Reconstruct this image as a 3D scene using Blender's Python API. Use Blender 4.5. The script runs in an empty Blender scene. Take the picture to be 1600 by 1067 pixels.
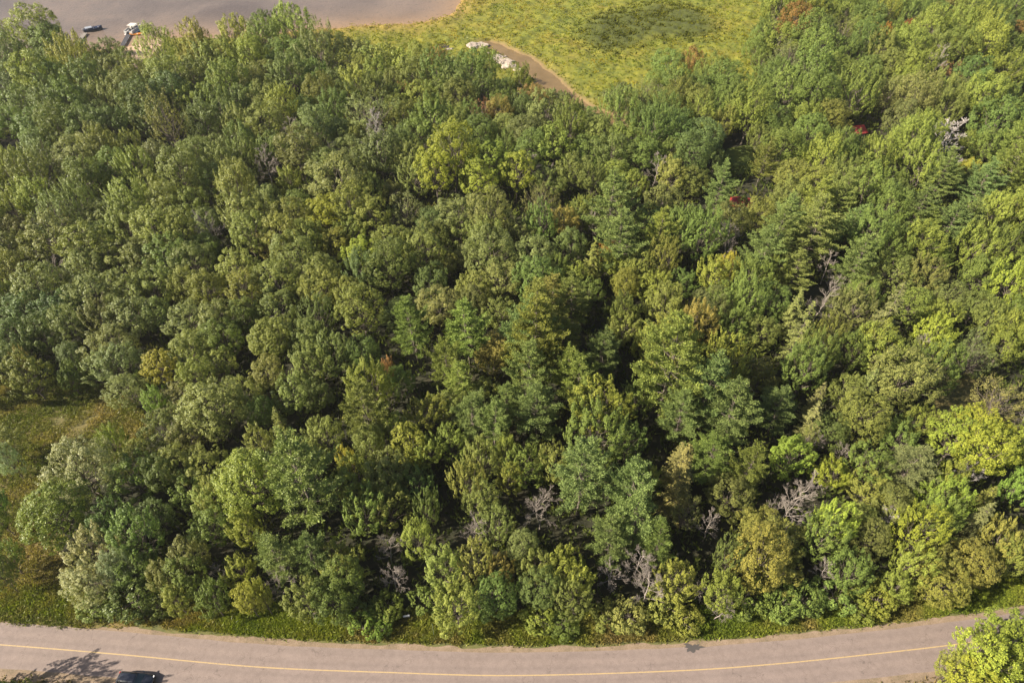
import bpy, math, random
import numpy as np
from mathutils import Vector, Matrix

SC = bpy.context.scene
COL = SC.collection
R = math.radians

# ------------------------------------------------------------------ camera, sky, sun, exposure
CAM_H = 92.0
PITCH = 45.0
FPX = 1067.0                       # focal length in pixels of the 1600 px wide photograph
cam_data = bpy.data.cameras.new('camera')
cam_data.sensor_width = 36.0
cam_data.lens = 24.0
cam_data.clip_start = 0.5
cam_data.clip_end = 6000.0
cam = bpy.data.objects.new('camera', cam_data)
cam.location = (0, 0, CAM_H)
cam.rotation_euler = (R(90 - PITCH), 0, 0)
COL.objects.link(cam)
SC.camera = cam

SUN_EL, SUN_AZ = 36.0, -107.0       # azimuth clockwise from +Y (the view direction)
world = bpy.data.worlds.new('World')
SC.world = world
world.use_nodes = True
wn = world.node_tree
bgn = wn.nodes.get('Background') or wn.nodes.new('ShaderNodeBackground')
sky = wn.nodes.new('ShaderNodeTexSky')
sky.sky_type = 'NISHITA'
sky.sun_disc = False
sky.sun_elevation = R(SUN_EL)
sky.sun_rotation = R(SUN_AZ)
sky.air_density = 1.0
sky.dust_density = 2.5
sky.ozone_density = 1.0
wn.links.new(sky.outputs['Color'], bgn.inputs['Color'])
bgn.inputs['Strength'].default_value = 0.050
outn = wn.nodes.get('World Output') or wn.nodes.new('ShaderNodeOutputWorld')
wn.links.new(bgn.outputs['Background'], outn.inputs['Surface'])

sd = bpy.data.lights.new('sun', 'SUN')
sd.energy = 5.0
sd.angle = R(0.6)
sd.color = (1.0, 0.88, 0.70)
sun = bpy.data.objects.new('sun', sd)
sv = Vector((math.sin(R(SUN_AZ)) * math.cos(R(SUN_EL)), math.cos(R(SUN_AZ)) * math.cos(R(SUN_EL)), math.sin(R(SUN_EL))))
sun.rotation_euler = sv.to_track_quat('Z', 'Y').to_euler()
sun.location = sv * 300
COL.objects.link(sun)
SC.view_settings.view_transform = 'Standard'
SC.view_settings.look = 'None'
SC.view_settings.exposure = 1.38
SC.view_settings.gamma = 1.0
SC.view_settings.use_curve_mapping = False
SC.cycles.max_bounces = 6
SC.cycles.diffuse_bounces = 3
SC.cycles.transmission_bounces = 3
SC.cycles.transparent_max_bounces = 4

# ------------------------------------------------------------------ helpers
_cp, _sp = math.cos(R(PITCH)), math.sin(R(PITCH))

def G(px, py, z=0.0):
    """the place on the level z that the photograph shows at (px, py)"""
    u = (px - 800.0) / FPX; v = (533.5 - py) / FPX
    d = (u, _cp + v * _sp, -_sp + v * _cp)
    t = (z - CAM_H) / d[2]
    return (d[0] * t, d[1] * t)

def P(x, y, z):
    """where a place shows in the photograph, and its depth"""
    dz = z - CAM_H
    f = y * _cp - dz * _sp
    up = y * _sp + dz * _cp
    return 800 + FPX * x / f, 533.5 - FPX * up / f, f

def set_tag(o, label=None, cat=None, group=None, kind=None):
    if label: o['label'] = label
    if cat: o['category'] = cat
    if group: o['group'] = group
    if kind: o['kind'] = kind
    return o

def empty(name, loc=(0, 0, 0), rz=0.0):
    o = bpy.data.objects.new(name, None)
    o.location = loc; o.rotation_euler = (0, 0, rz)
    o.empty_display_size = 0.3
    COL.objects.link(o)
    return o

def mesh_np(name, V, F, mat, fattr=None, smooth=False):
    """V (n,3) array, F (m,k) array of equal-sized faces"""
    V = np.asarray(V, np.float32); F = np.asarray(F, np.int32)
    me = bpy.data.meshes.new(name)
    me.vertices.add(len(V)); me.vertices.foreach_set('co', V.ravel())
    m, k = F.shape
    me.loops.add(m * k); me.loops.foreach_set('vertex_index', F.ravel())
    me.polygons.add(m)
    me.polygons.foreach_set('loop_start', np.arange(0, m * k, k, dtype=np.int32))
    me.polygons.foreach_set('loop_total', np.full(m, k, np.int32))
    if smooth: me.polygons.foreach_set('use_smooth', np.ones(m, bool))
    me.update(calc_edges=True)
    if fattr is not None:
        for an, (dom, vals) in fattr.items():
            a = me.attributes.new(an, 'FLOAT', dom)
            a.data.foreach_set('value', np.asarray(vals, np.float32))
    if mat: me.materials.append(mat)
    return me

def link(name, me, parent=None, loc=None):
    o = bpy.data.objects.new(name, me)
    COL.objects.link(o)
    if parent: o.parent = parent
    if loc is not None: o.location = loc
    return o

class MB:
    """collects plain shapes into ONE mesh"""
    def __init__(s): s.v = []; s.f = []
    def add(s, vs, fs):
        b = len(s.v); s.v += [tuple(v) for v in vs]; s.f += [tuple(i + b for i in f) for f in fs]; return s
    def box(s, c, d, rz=0.0, taper=1.0):
        hx, hy, hz = d[0] / 2, d[1] / 2, d[2] / 2
        vs = []
        for z, t in ((-hz, 1), (hz, taper)):
            for x, y in ((-hx, -hy), (hx, -hy), (hx, hy), (-hx, hy)):
                X, Y = x * t, y * t
                vs.append((c[0] + X * math.cos(rz) - Y * math.sin(rz), c[1] + X * math.sin(rz) + Y * math.cos(rz), c[2] + z))
        return s.add(vs, [(3, 2, 1, 0), (4, 5, 6, 7), (0, 1, 5, 4), (1, 2, 6, 5), (2, 3, 7, 6), (3, 0, 4, 7)])
    def tube(s, pts, rad, n=8, cap=True):
        pts = [Vector(p) for p in pts]
        if not hasattr(rad, '__len__'): rad = [rad] * len(pts)
        rings = []
        for i, p in enumerate(pts):
            t = (pts[min(i + 1, len(pts) - 1)] - pts[max(i - 1, 0)]).normalized()
            a = t.cross(Vector((0, 0, 1)))
            if a.length < 1e-3: a = Vector((1, 0, 0))
            a.normalize(); b = t.cross(a)
            rings.append([p + (a * math.cos(2 * math.pi * k / n) + b * math.sin(2 * math.pi * k / n)) * rad[i] for k in range(n)])
        vs = [v for r in rings for v in r]; fs = []
        for i in range(len(pts) - 1):
            for k in range(n):
                fs.append((i * n + k, i * n + (k + 1) % n, (i + 1) * n + (k + 1) % n, (i + 1) * n + k))
        if cap:
            fs.append(tuple(range(n - 1, -1, -1))); fs.append(tuple((len(pts) - 1) * n + k for k in range(n)))
        return s.add(vs, fs)
    def loft(s, rings, cap=True):
        n = len(rings[0]); vs = [v for r in rings for v in r]; fs = []
        for i in range(len(rings) - 1):
            for k in range(n):
                fs.append((i * n + k, i * n + (k + 1) % n, (i + 1) * n + (k + 1) % n, (i + 1) * n + k))
        if cap:
            fs.append(tuple(range(n - 1, -1, -1))); fs.append(tuple((len(rings) - 1) * n + k for k in range(n)))
        return s.add(vs, fs)
    def build(s, name, mat, parent=None, smooth=False, bevel=0.0):
        me = bpy.data.meshes.new(name)
        me.from_pydata(s.v, [], s.f)
        if smooth:
            for p in me.polygons: p.use_smooth = True
        me.materials.append(mat)
        o = link(name, me, parent)
        if bevel:
            md = o.modifiers.new('bevel', 'BEVEL'); md.width = bevel; md.segments = 2; md.limit_method = 'ANGLE'
        return o

# value noise -----------------------------------------------------------------
_lat = np.random.RandomState(7).rand(256, 256)
def vnoise(x, y):
    x = np.asarray(x, float); y = np.asarray(y, float)
    xi = np.floor(x).astype(int); yi = np.floor(y).astype(int)
    fx = x - xi; fy = y - yi
    fx = fx * fx * (3 - 2 * fx); fy = fy * fy * (3 - 2 * fy)
    a = _lat[xi % 256, yi % 256]; b = _lat[(xi + 1) % 256, yi % 256]
    c = _lat[xi % 256, (yi + 1) % 256]; d = _lat[(xi + 1) % 256, (yi + 1) % 256]
    return (a * (1 - fx) + b * fx) * (1 - fy) + (c * (1 - fx) + d * fx) * fy
def fbm(x, y, o=4):
    s = 0; a = 0.5; t = 0
    for i in range(o):
        s = s + a * vnoise(x * 2 ** i + 17 * i, y * 2 ** i + 31 * i); t += a; a *= 0.55
    return s / t
def in_poly(x, y, poly):
    x = np.asarray(x, float); y = np.asarray(y, float)
    ins = np.zeros(x.shape, bool); n = len(poly)
    for i in range(n):
        x1, y1 = poly[i]; x2, y2 = poly[(i + 1) % n]
        c = ((y1 > y) != (y2 > y)) & (x < (x2 - x1) * (y - y1) / ((y2 - y1) if y2 != y1 else 1e-9) + x1)
        ins ^= c
    return ins
def dist_line(x, y, pts, closed=False):
    x = np.asarray(x, float); y = np.asarray(y, float)
    best = np.full(x.shape, 1e9); n = len(pts)
    for i in range(n if closed else n - 1):
        ax, ay = pts[i]; bx, by = pts[(i + 1) % n]
        L = (bx - ax) ** 2 + (by - ay) ** 2 + 1e-9
        t = np.clip(((x - ax) * (bx - ax) + (y - ay) * (by - ay)) / L, 0, 1)
        best = np.minimum(best, np.hypot(x - ax - t * (bx - ax), y - ay - t * (by - ay)))
    return best

# ------------------------------------------------------------------ materials
def new_mat(name):
    m = bpy.data.materials.new(name); m.use_nodes = True
    nt = m.node_tree; b = nt.nodes['Principled BSDF']
    return m, nt, b
def N(nt, t, **kw):
    n = nt.nodes.new(t)
    for k, v in kw.items():
        if k.startswith('i_'):
            n.inputs[k[2:].replace('_', ' ')].default_value = v
        else: setattr(n, k, v)
    return n
def ramp(nt, stops, fac):
    r = nt.nodes.new('ShaderNodeValToRGB')
    e = r.color_ramp.elements
    while len(e) < len(stops): e.new(0.5)
    for q, (p, c) in zip(e, stops): q.position = p; q.color = (*c, 1)
    nt.links.new(fac, r.inputs['Fac']); return r.outputs['Color']
def noise(nt, scale, detail=4, rough=0.55, vec=None, dist=0.0):
    n = nt.nodes.new('ShaderNodeTexNoise')
    n.inputs['Scale'].default_value = scale; n.inputs['Detail'].default_value = detail
    n.inputs['Roughness'].default_value = rough; n.inputs['Distortion'].default_value = dist
    if vec is not None: nt.links.new(vec, n.inputs['Vector'])
    return n.outputs['Fac']
def mixc(nt, fac, a, b, mode='MIX'):
    m = nt.nodes.new('ShaderNodeMix'); m.data_type = 'RGBA'; m.blend_type = mode
    for s, v in ((m.inputs[0], fac), (m.inputs[6], a), (m.inputs[7], b)):
        if hasattr(v, 'node'): nt.links.new(v, s)
        elif isinstance(v, (int, float)): s.default_value = v
        else: s.default_value = (*v, 1)
    return m.outputs[2]
def simple(name, col, rough=0.6, metal=0.0, var=0.12, scale=6.0, coat=0.0):
    m, nt, b = new_mat(name)
    g = N(nt, 'ShaderNodeTexCoord')
    f = noise(nt, scale, 4, 0.6, g.outputs['Object'])
    lo = tuple(c * (1 - var) for c in col); hi = tuple(min(1, c * (1 + var)) for c in col)
    nt.links.new(ramp(nt, [(0.3, lo), (0.7, hi)], f), b.inputs['Base Color'])
    b.inputs['Roughness'].default_value = rough; b.inputs['Metallic'].default_value = metal
    if coat: b.inputs['Coat Weight'].default_value = coat
    return m
def attr(nt, name):
    a = nt.nodes.new('ShaderNodeAttribute'); a.attribute_name = name; return a.outputs['Fac']

def leaf_material(name, transl=0.35, own_colour=None, gloss=0.022):
    """leaf colour = the plant's own colour (object colour), varied leaf by leaf"""
    m = bpy.data.materials.new(name); m.use_nodes = True
    nt = m.node_tree; nt.nodes.clear()
    out = N(nt, 'ShaderNodeOutputMaterial')
    va = attr(nt, 'leaf_var')
    if own_colour is None:
        base = N(nt, 'ShaderNodeObjectInfo').outputs['Color']
    else:
        geo = N(nt, 'ShaderNodeNewGeometry')
        base = ramp(nt, own_colour, noise(nt, 0.09, 5, 0.6, geo.outputs['Position'], 0.6))
    dark = mixc(nt, 1.0, base, (0.46, 0.52, 0.52), 'MULTIPLY')
    lite = mixc(nt, 1.0, base, (1.72, 1.60, 1.42), 'MULTIPLY')
    colr = mixc(nt, va, dark, lite)
    tcol = mixc(nt, 1.0, colr, (1.25, 1.35, 0.6), 'MULTIPLY')
    d = N(nt, 'ShaderNodeBsdfDiffuse'); t = N(nt, 'ShaderNodeBsdfTranslucent'); g = N(nt, 'ShaderNodeBsdfGlossy')
    g.inputs['Roughness'].default_value = 0.5; g.inputs['Color'].default_value = (0.8, 0.85, 0.8, 1)
    nt.links.new(colr, d.inputs['Color']); nt.links.new(tcol, t.inputs['Color'])
    m1 = N(nt, 'ShaderNodeMixShader'); m1.inputs[0].default_value = transl
    nt.links.new(d.outputs[0], m1.inputs[1]); nt.links.new(t.outputs[0], m1.inputs[2])
    fr = N(nt, 'ShaderNodeFresnel'); fr.inputs['IOR'].default_value = 1.35
    mm = N(nt, 'ShaderNodeMath', operation='MULTIPLY'); mm.inputs[1].default_value = gloss * 4
    nt.links.new(fr.outputs[0], mm.inputs[0])
    m2 = N(nt, 'ShaderNodeMixShader'); nt.links.new(mm.outputs[0], m2.inputs[0])
    nt.links.new(m1.outputs[0], m2.inputs[1]); nt.links.new(g.outputs[0], m2.inputs[2])
    nt.links.new(m2.outputs[0], out.inputs['Surface'])
    return m

M_LEAF = leaf_material('broad_leaves', 0.27)
M_NEEDLE = leaf_material('pine_needles', 0.22, None, 0.018)
def bark(name, a, b_, sc=3.0):
    m, nt, b = new_mat(name)
    tc = N(nt, 'ShaderNodeTexCoord')
    mp = N(nt, 'ShaderNodeMapping'); mp.inputs['Scale'].default_value = (2, 2, 0.4)
    nt.links.new(tc.outputs['Object'], mp.inputs['Vector'])
    f = noise(nt, sc, 5, 0.65, mp.outputs[0])
    nt.links.new(ramp(nt, [(0.3, a), (0.72, b_)], f), b.inputs['Base Color'])
    b.inputs['Roughness'].default_value = 0.9
    bp = N(nt, 'ShaderNodeBump'); bp.inputs['Strength'].default_value = 0.6; bp.inputs['Distance'].default_value = 0.05
    nt.links.new(f, bp.inputs['Height']); nt.links.new(bp.outputs[0], b.inputs['Normal'])
    return m
M_BARK = bark('grey_brown_bark', (0.07, 0.055, 0.045), (0.2, 0.17, 0.14))
M_PALE = bark('pale_grey_bark', (0.2, 0.18, 0.16), (0.42, 0.38, 0.34))
M_DEAD = bark('weathered_dead_wood', (0.18, 0.155, 0.135), (0.36, 0.315, 0.285))
M_DEADP = bark('bleached_dead_wood', (0.34, 0.31, 0.29), (0.55, 0.51, 0.475))
# ------------------------------------------------------------------ the setting
rs = np.random.RandomState(3)

# road centre line and edges, read along the curve
CL = [(-500, 960), (-250, 990), (0, 1007), (185, 1022), (400, 1041.5), (600, 1050), (800, 1055), (1050, 1048), (1200, 1038), (1350, 1023), (1520, 1003), (1700, 975), (1900, 935), (2200, 860)]
def spline(pts, n):
    pts = np.array(pts, float); t = np.r_[0, np.cumsum(np.hypot(*np.diff(pts, axis=0).T))]
    tt = np.linspace(0, t[-1], n)
    # smooth resample (Catmull-Rom through the points)
    out = []
    for q in tt:
        i = min(max(np.searchsorted(t, q) - 1, 0), len(pts) - 2)
        p0, p1, p2, p3 = pts[max(i - 1, 0)], pts[i], pts[i + 1], pts[min(i + 2, len(pts) - 1)]
        u = (q - t[i]) / (t[i + 1] - t[i])
        out.append(0.5 * ((2 * p1) + (-p0 + p2) * u + (2 * p0 - 5 * p1 + 4 * p2 - p3) * u * u + (-p0 + 3 * p1 - 3 * p2 + p3) * u ** 3))
    return np.array(out)
CLW = spline([G(*p) for p in CL], 260)
tan = np.gradient(CLW, axis=0); tan /= np.linalg.norm(tan, axis=1)[:, None]
nor = np.c_[-tan[:, 1], tan[:, 0]]           # towards the forest
CLl = [tuple(p) for p in CLW[::4]]
ROAD_HW = 2.85

def strip(name, off_a, off_b, z, mat, jit=0.0, cols=2):
    V = []; n = len(CLW)
    offs = np.linspace(0, 1, cols)
    ja = off_a + jit * (fbm(np.arange(n) * 0.35, np.full(n, off_a * 3.1)) - 0.5) * 2 if jit else np.full(n, off_a)
    jb = off_b + jit * (fbm(np.arange(n) * 0.35, np.full(n, off_b * 5.7 + 9)) - 0.5) * 2 if jit else np.full(n, off_b)
    for i in range(n):
        for o in offs:
            p = CLW[i] + nor[i] * (ja[i] * (1 - o) + jb[i] * o); V.append((p[0], p[1], z))
    F = [(i * cols + c, (i + 1) * cols + c, (i + 1) * cols + c + 1, i * cols + c + 1) for i in range(n - 1) for c in range(cols - 1)]
    F = np.array(F)[:, ::-1] if off_b > off_a else np.array(F)
    me = mesh_np(name, V, F, mat)
    return link(name, me)

# materials ---
def geo_pos(nt): return N(nt, 'ShaderNodeNewGeometry').outputs['Position']

m_ground, nt, b = new_mat('forest_floor')
p = geo_pos(nt)
c1 = ramp(nt, [(0.3, (0.010, 0.009, 0.005)), (0.5, (0.022, 0.018, 0.010)), (0.7, (0.055, 0.037, 0.022))], noise(nt, 0.35, 8, 0.65, p))
c2 = mixc(nt, noise(nt, 3.0, 4, 0.6, p), c1, (0.020, 0.026, 0.008))
nt.links.new(c2, b.inputs['Base Color']); b.inputs['Roughness'].default_value = 0.95

m_asph, nt, b = new_mat('worn_asphalt')
p = geo_pos(nt)
f1 = noise(nt, 0.22, 6, 0.6, p, 0.3); f2 = noise(nt, 9.0, 3, 0.7, p); f3 = noise(nt, 1.3, 5, 0.7, p)
base = ramp(nt, [(0.3, (0.1598, 0.1242, 0.1126)), (0.7, (0.2104, 0.1655, 0.1516))], f1)
base = mixc(nt, 0.35, base, ramp(nt, [(0.35, (0.1092, 0.0866, 0.0805)), (0.7, (0.2806, 0.2258, 0.2068))], f2))
base = mixc(nt, 0.22, base, ramp(nt, [(0.4, (0.1247, 0.0979, 0.0904)), (0.6, (0.2416, 0.1920, 0.1762))], f3))
lat = attr(nt, 'lateral')          # wheel tracks polished a little darker
wv = N(nt, 'ShaderNodeMath', operation='MULTIPLY'); wv.inputs[1].default_value = 0.26; nt.links.new(lat, wv.inputs[0])
base = mixc(nt, wv.outputs[0], base, (0.1014, 0.0828, 0.0805))
cr = N(nt, 'ShaderNodeTexVoronoi', feature='DISTANCE_TO_EDGE'); cr.inputs['Scale'].default_value = 0.16
nd = N(nt, 'ShaderNodeVectorMath', operation='ADD'); nz = N(nt, 'ShaderNodeTexNoise'); nz.inputs['Scale'].default_value = 0.8
sc_ = N(nt, 'ShaderNodeVectorMath', operation='SCALE'); sc_.inputs['Scale'].default_value = 3.0
nt.links.new(p, nz.inputs['Vector']); nt.links.new(nz.outputs['Color'], sc_.inputs[0]); nt.links.new(p, nd.inputs[0]); nt.links.new(sc_.outputs[0], nd.inputs[1])
nt.links.new(nd.outputs[0], cr.inputs['Vector'])
crf = ramp(nt, [(0.0, (0.4287, 0.4140, 0.4213)), (0.008, (1, 1, 1))], cr.outputs['Distance'])
base = mixc(nt, 0.5, base, mixc(nt, 1.0, base, crf, 'MULTIPLY'))
nt.links.new(base, b.inputs['Base Color']); b.inputs['Roughness'].default_value = 0.85
bp = N(nt, 'ShaderNodeBump'); bp.inputs['Strength'].default_value = 0.35; bp.inputs['Distance'].default_value = 0.02
nt.links.new(f2, bp.inputs['Height']); nt.links.new(bp.outputs[0], b.inputs['Normal'])

m_line, nt, b = new_mat('yellow_road_paint')
p = geo_pos(nt)
nt.links.new(mixc(nt, ramp(nt, [(0.32, (1, 1, 1)), (0.5, (0, 0, 0))], noise(nt, 5, 5, 0.7, p)), (0.3494, 0.2554, 0.1277), (0.2218, 0.1747, 0.1277)), b.inputs['Base Color'])
b.inputs['Roughness'].default_value = 0.7

m_grav, nt, b = new_mat('gravel_shoulder')
p = geo_pos(nt)
g1 = ramp(nt, [(0.3, (0.0874, 0.0706, 0.0370)), (0.5, (0.1882, 0.1344, 0.0874)), (0.68, (0.2688, 0.1949, 0.1478))], noise(nt, 0.6, 7, 0.7, p))
g1 = mixc(nt, 0.4, g1, ramp(nt, [(0.35, (0.0806, 0.0605, 0.0403)), (0.7, (0.3024, 0.2419, 0.1882))], noise(nt, 7, 3, 0.7, p)))
nt.links.new(g1, b.inputs['Base Color']); b.inputs['Roughness'].default_value = 0.95

m_verge, nt, b = new_mat('verge_soil')
p = geo_pos(nt)
nt.links.new(ramp(nt, [(0.3, (0.05, 0.06, 0.018)), (0.55, (0.10, 0.10, 0.03)), (0.75, (0.17, 0.13, 0.07))], noise(nt, 0.8, 7, 0.65, p)), b.inputs['Base Color'])
b.inputs['Roughness'].default_value = 0.95

# ground sheet
me = mesh_np('ground', [(-2500, -1500, 0), (2500, -1500, 0), (2500, 4000, 0), (-2500, 4000, 0)], [(0, 1, 2, 3)], m_ground)
set_tag(link('ground', me), kind='structure')
set_tag(strip('verge', 2.6, 7.5, 0.012, m_verge, 0.5), kind='structure')
set_tag(strip('verge', -10.5, -2.6, 0.012, m_verge, 0.5), kind='structure')
set_tag(strip('gravel_shoulder', 2.5, 3.55, 0.020, m_grav, 0.55), kind='structure')
set_tag(strip('gravel_shoulder', -4.6, -2.5, 0.020, m_grav, 0.6), kind='structure')
road = strip('road', -ROAD_HW, ROAD_HW, 0.030, m_asph, 0.10, 15)
lt = np.tile(np.linspace(-1, 1, 15), len(CLW))
a = road.data.attributes.new('lateral', 'FLOAT', 'POINT')
a.data.foreach_set('value', np.exp(-((np.abs(lt) - 0.28) / 0.11) ** 2) + np.exp(-((np.abs(lt) - 0.78) / 0.11) ** 2))
set_tag(road, kind='structure')
o = strip('road_centre_line', -0.075, 0.075, 0.036, m_line); set_tag(o, kind='structure')

# lake -------------------------------------------------------------------------
SHORE = [(-700, 120), (-300, 112), (0, 98), (150, 80), (185, 78), (200, 74), (232, 64), (262, 60), (330, 60), (400, 57), (470, 48), (520, 45.5), (570, 41), (620, 37.5), (665, 34), (695, 27), (708, 18), (712, 8), (728, -4), (745, -25), (750, -60), (700, -110)]
shw = [G(*q) for q in SHORE]
def rough_line(pts, step, amp, sc=0.12):
    out = []
    for (ax, ay), (bx, by) in zip(pts[:-1], pts[1:]):
        L = math.hypot(bx - ax, by - ay); n = max(1, int(L / step))
        for i in range(n):
            t = i / n; x = ax + (bx - ax) * t; y = ay + (by - ay) * t
            out.append((x + amp * (float(fbm(x * sc, y * sc)) - 0.5) * 2, y + amp * (float(fbm(x * sc + 50, y * sc)) - 0.5) * 2))
    out.append(pts[-1]); return out
SHW = rough_line(shw, 1.5, 2.2)
lx, ly = SHW[-1]
lake_poly = SHW + [(lx - 80, 900), (lx + 100, 1600), (-2200, 1600), (-2200, SHW[0][1])]

m_lake, nt, b = new_mat('shallow_lake_water')
p = geo_pos(nt)
lc = ramp(nt, [(0.32, (0.085, 0.071, 0.069)), (0.5, (0.128, 0.106, 0.098)), (0.68, (0.178, 0.140, 0.120))], noise(nt, 0.035, 7, 0.62, p, 0.5))
sh = attr(nt, 'shallow')
lc = mixc(nt, sh, lc, (0.25, 0.165, 0.10))
wm = ramp(nt, [(0.55, (0, 0, 0)), (0.68, (0.7, 0.7, 0.7))], noise(nt, 0.6, 5, 0.7, p))
lc = mixc(nt, wm, lc, (0.075, 0.066, 0.066))
nt.links.new(lc, b.inputs['Base Color']); b.inputs['Roughness'].default_value = 0.35
b.inputs['IOR'].default_value = 1.33; b.inputs['Specular IOR Level'].default_value = 0.35
bp = N(nt, 'ShaderNodeBump'); bp.inputs['Strength'].default_value = 0.5; bp.inputs['Distance'].default_value = 0.25
nt.links.new(noise(nt, 0.9, 5, 0.6, p), bp.inputs['Height']); nt.links.new(bp.outputs[0], b.inputs['Normal'])

# water sheet as grid near the shore so that the shallows carry their own tint
gx = np.arange(-330, 60, 2.5); gy = np.arange(185, 480, 2.5)
X, Y = np.meshgrid(gx, gy, indexing='ij')
def grid_mesh(name, X, Y, Z, keep, mat, vat=None, smooth=True):
    nx, ny = X.shape
    idx = np.arange(nx * ny).reshape(nx, ny)
    F = np.stack([idx[:-1, :-1], idx[1:, :-1], idx[1:, 1:], idx[:-1, 1:]], -1)[keep]
    used = np.unique(F); rm = np.zeros(nx * ny, int); rm[used] = np.arange(len(used))
    V = np.c_[X.ravel(), Y.ravel(), Z.ravel()][used]
    fa = {k: ('POINT', v.ravel()[used]) for k, v in (vat or {}).items()}
    return mesh_np(name, V, rm[F], mat, fa, smooth)
ds = dist_line(X, Y, SHW)
lk = in_poly(X, Y, lake_poly) | (ds < 4)
me = grid_mesh('lake', X, Y, np.full(X.shape, 0.05), lk[:-1, :-1], m_lake, {'shallow': np.exp(-ds / 9.0)})
set_tag(link('lake', me), kind='structure')
for q, (x0, x1, y0, y1) in enumerate([(-2200, -330, float(SHW[0][1]), 2500), (-330, 57.5, 477.5, 2500), (57.5, 900, 520, 2500)]):
    me = mesh_np('lake', [(x0, y0, 0.05), (x1, y0, 0.05), (x1, y1, 0.05), (x0, y1, 0.05)], [(0, 1, 2, 3)], m_lake)
    set_tag(link('lake', me), kind='structure')

# stream -----------------------------------------------------------------------
ST_A = [(748, 69), (765, 66), (780, 69), (800, 79), (828, 90), (856, 111), (884, 134), (897, 149), (925, 168), (952, 178)]
ST_B = [(748, 73), (765, 76), (778, 80), (800, 95), (826, 117), (845, 137), (867, 151), (887, 163), (915, 178), (946, 190)]
sa = [G(*q) for q in ST_A]; sb = [G(*q) for q in ST_B]
ex = [(sa[-1][0] + 12, sa[-1][1] - 14), (sb[-1][0] + 8, sb[-1][1] - 12)]
st_poly = rough_line(sa + [ex[0]], 1.5, 0.9, 0.3) + rough_line(([ex[1]] + sb[::-1]), 1.5, 0.9, 0.3)
pool_poly = [G(*q) for q in [(682, 68), (700, 68), (705, 76), (698, 80), (686, 75)]]

# land around the lake and the marsh: one uneven sheet
gx = np.arange(-330, 260, 0.8); gy = np.arange(168, 420, 0.8)
X, Y = np.meshgrid(gx, gy, indexing='ij')
wat = in_poly(X, Y, lake_poly) | in_poly(X, Y, st_poly) | in_poly(X, Y, pool_poly)
dlk = dist_line(X, Y, SHW); dst = dist_line(X, Y, st_poly, True); dw = np.minimum(dlk, dst)
PX = 800 + FPX * X / (Y * _cp + CAM_H * _sp); PY = 533.5 - FPX * (Y * _sp - CAM_H * _cp) / (Y * _cp + CAM_H * _sp)
patch_poly = [(918, 44), (950, 24), (1000, 20), (1040, 8), (1085, 14), (1120, 38), (1105, 55), (1060, 62), (1010, 68), (970, 84), (930, 78), (915, 60)]
jx = (fbm(X * 0.06, Y * 0.06) - 0.5) * 40 + (vnoise(X * .5, Y * .5) - .5) * 8; jy = (fbm(X * 0.06 + 40, Y * 0.06) - 0.5) * 20 + (vnoise(X * .5 + 9, Y * .5) - .5) * 5
sedge = in_poly(PX + jx, PY + jy, patch_poly).astype(float)
for _ in range(9):
    sedge = (sedge + np.roll(sedge, 1, 0) + np.roll(sedge, -1, 0) + np.roll(sedge, 1, 1) + np.roll(sedge, -1, 1)) / 5
beach_poly = [G(*q) for q in [(180, 118), (188, 72), (205, 66), (240, 56), (262, 62), (232, 96), (222, 122)]]
sand = in_poly(X, Y, beach_poly).astype(float)
fringe = np.exp(-dlk / 5.0) * (PX > 440)
bank = np.exp(-dst / 1.3)
h = 0.10 + np.clip(dw / 2.5, 0, 1) * (0.05 + 1.7 * fbm(X * 0.38, Y * 0.38, 3) ** 2.2 + 0.5 * vnoise(X * 1.1, Y * 1.1) ** 2) * (1 - sand) + 0.25 * sedge
h = np.where(wat, -0.05, h * np.clip((Y - 168) / 8, 0.05, 1))
keepv = ~wat
keep = (keepv[:-1, :-1] | keepv[1:, :-1] | keepv[1:, 1:] | keepv[:-1, 1:])
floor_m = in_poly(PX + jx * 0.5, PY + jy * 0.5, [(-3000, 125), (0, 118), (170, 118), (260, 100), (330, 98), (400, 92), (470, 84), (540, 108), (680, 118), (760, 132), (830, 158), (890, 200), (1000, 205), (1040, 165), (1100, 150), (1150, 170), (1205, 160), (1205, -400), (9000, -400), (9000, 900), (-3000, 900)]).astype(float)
m_marsh, nt, b = new_mat('marsh_ground')
p = geo_pos(nt)
mc = ramp(nt, [(0.32, (0.075, 0.105, 0.012)), (0.46, (0.105, 0.125, 0.008)), (0.56, (0.15, 0.145, 0.010)), (0.68, (0.18, 0.125, 0.016))], noise(nt, 0.05, 8, 0.68, p, 0.8))
mc = mixc(nt, 0.5, mc, ramp(nt, [(0.38, (0.045, 0.065, 0.008)), (0.62, (0.20, 0.19, 0.02))], noise(nt, 0.7, 5, 0.7, p)))
mc = mixc(nt, attr(nt, 'sedge'), mc, (0.052, 0.064, 0.006))
mc = mixc(nt, attr(nt, 'fringe'), mc, (0.24, 0.15, 0.045))
mc = mixc(nt, attr(nt, 'bank'), mc, (0.20, 0.125, 0.07))
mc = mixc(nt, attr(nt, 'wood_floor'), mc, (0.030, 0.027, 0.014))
mc = mixc(nt, attr(nt, 'sand'), mc, (0.36, 0.26, 0.18))
nt.links.new(mc, b.inputs['Base Color']); b.inputs['Roughness'].default_value = 0.95
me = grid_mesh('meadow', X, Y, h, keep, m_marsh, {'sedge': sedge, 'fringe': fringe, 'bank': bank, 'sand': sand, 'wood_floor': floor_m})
set_tag(link('meadow', me), kind='structure')
me = mesh_np('meadow', [(260, 168, 0.2), (900, 168, 0.2), (900, 1500, 0.2), (260, 1500, 0.2), (60, 419, 0.15), (259, 419, 0.15), (259, 520, 0.15), (60, 520, 0.15)], [(0, 1, 2, 3), (4, 5, 6, 7)], m_marsh)
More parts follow.
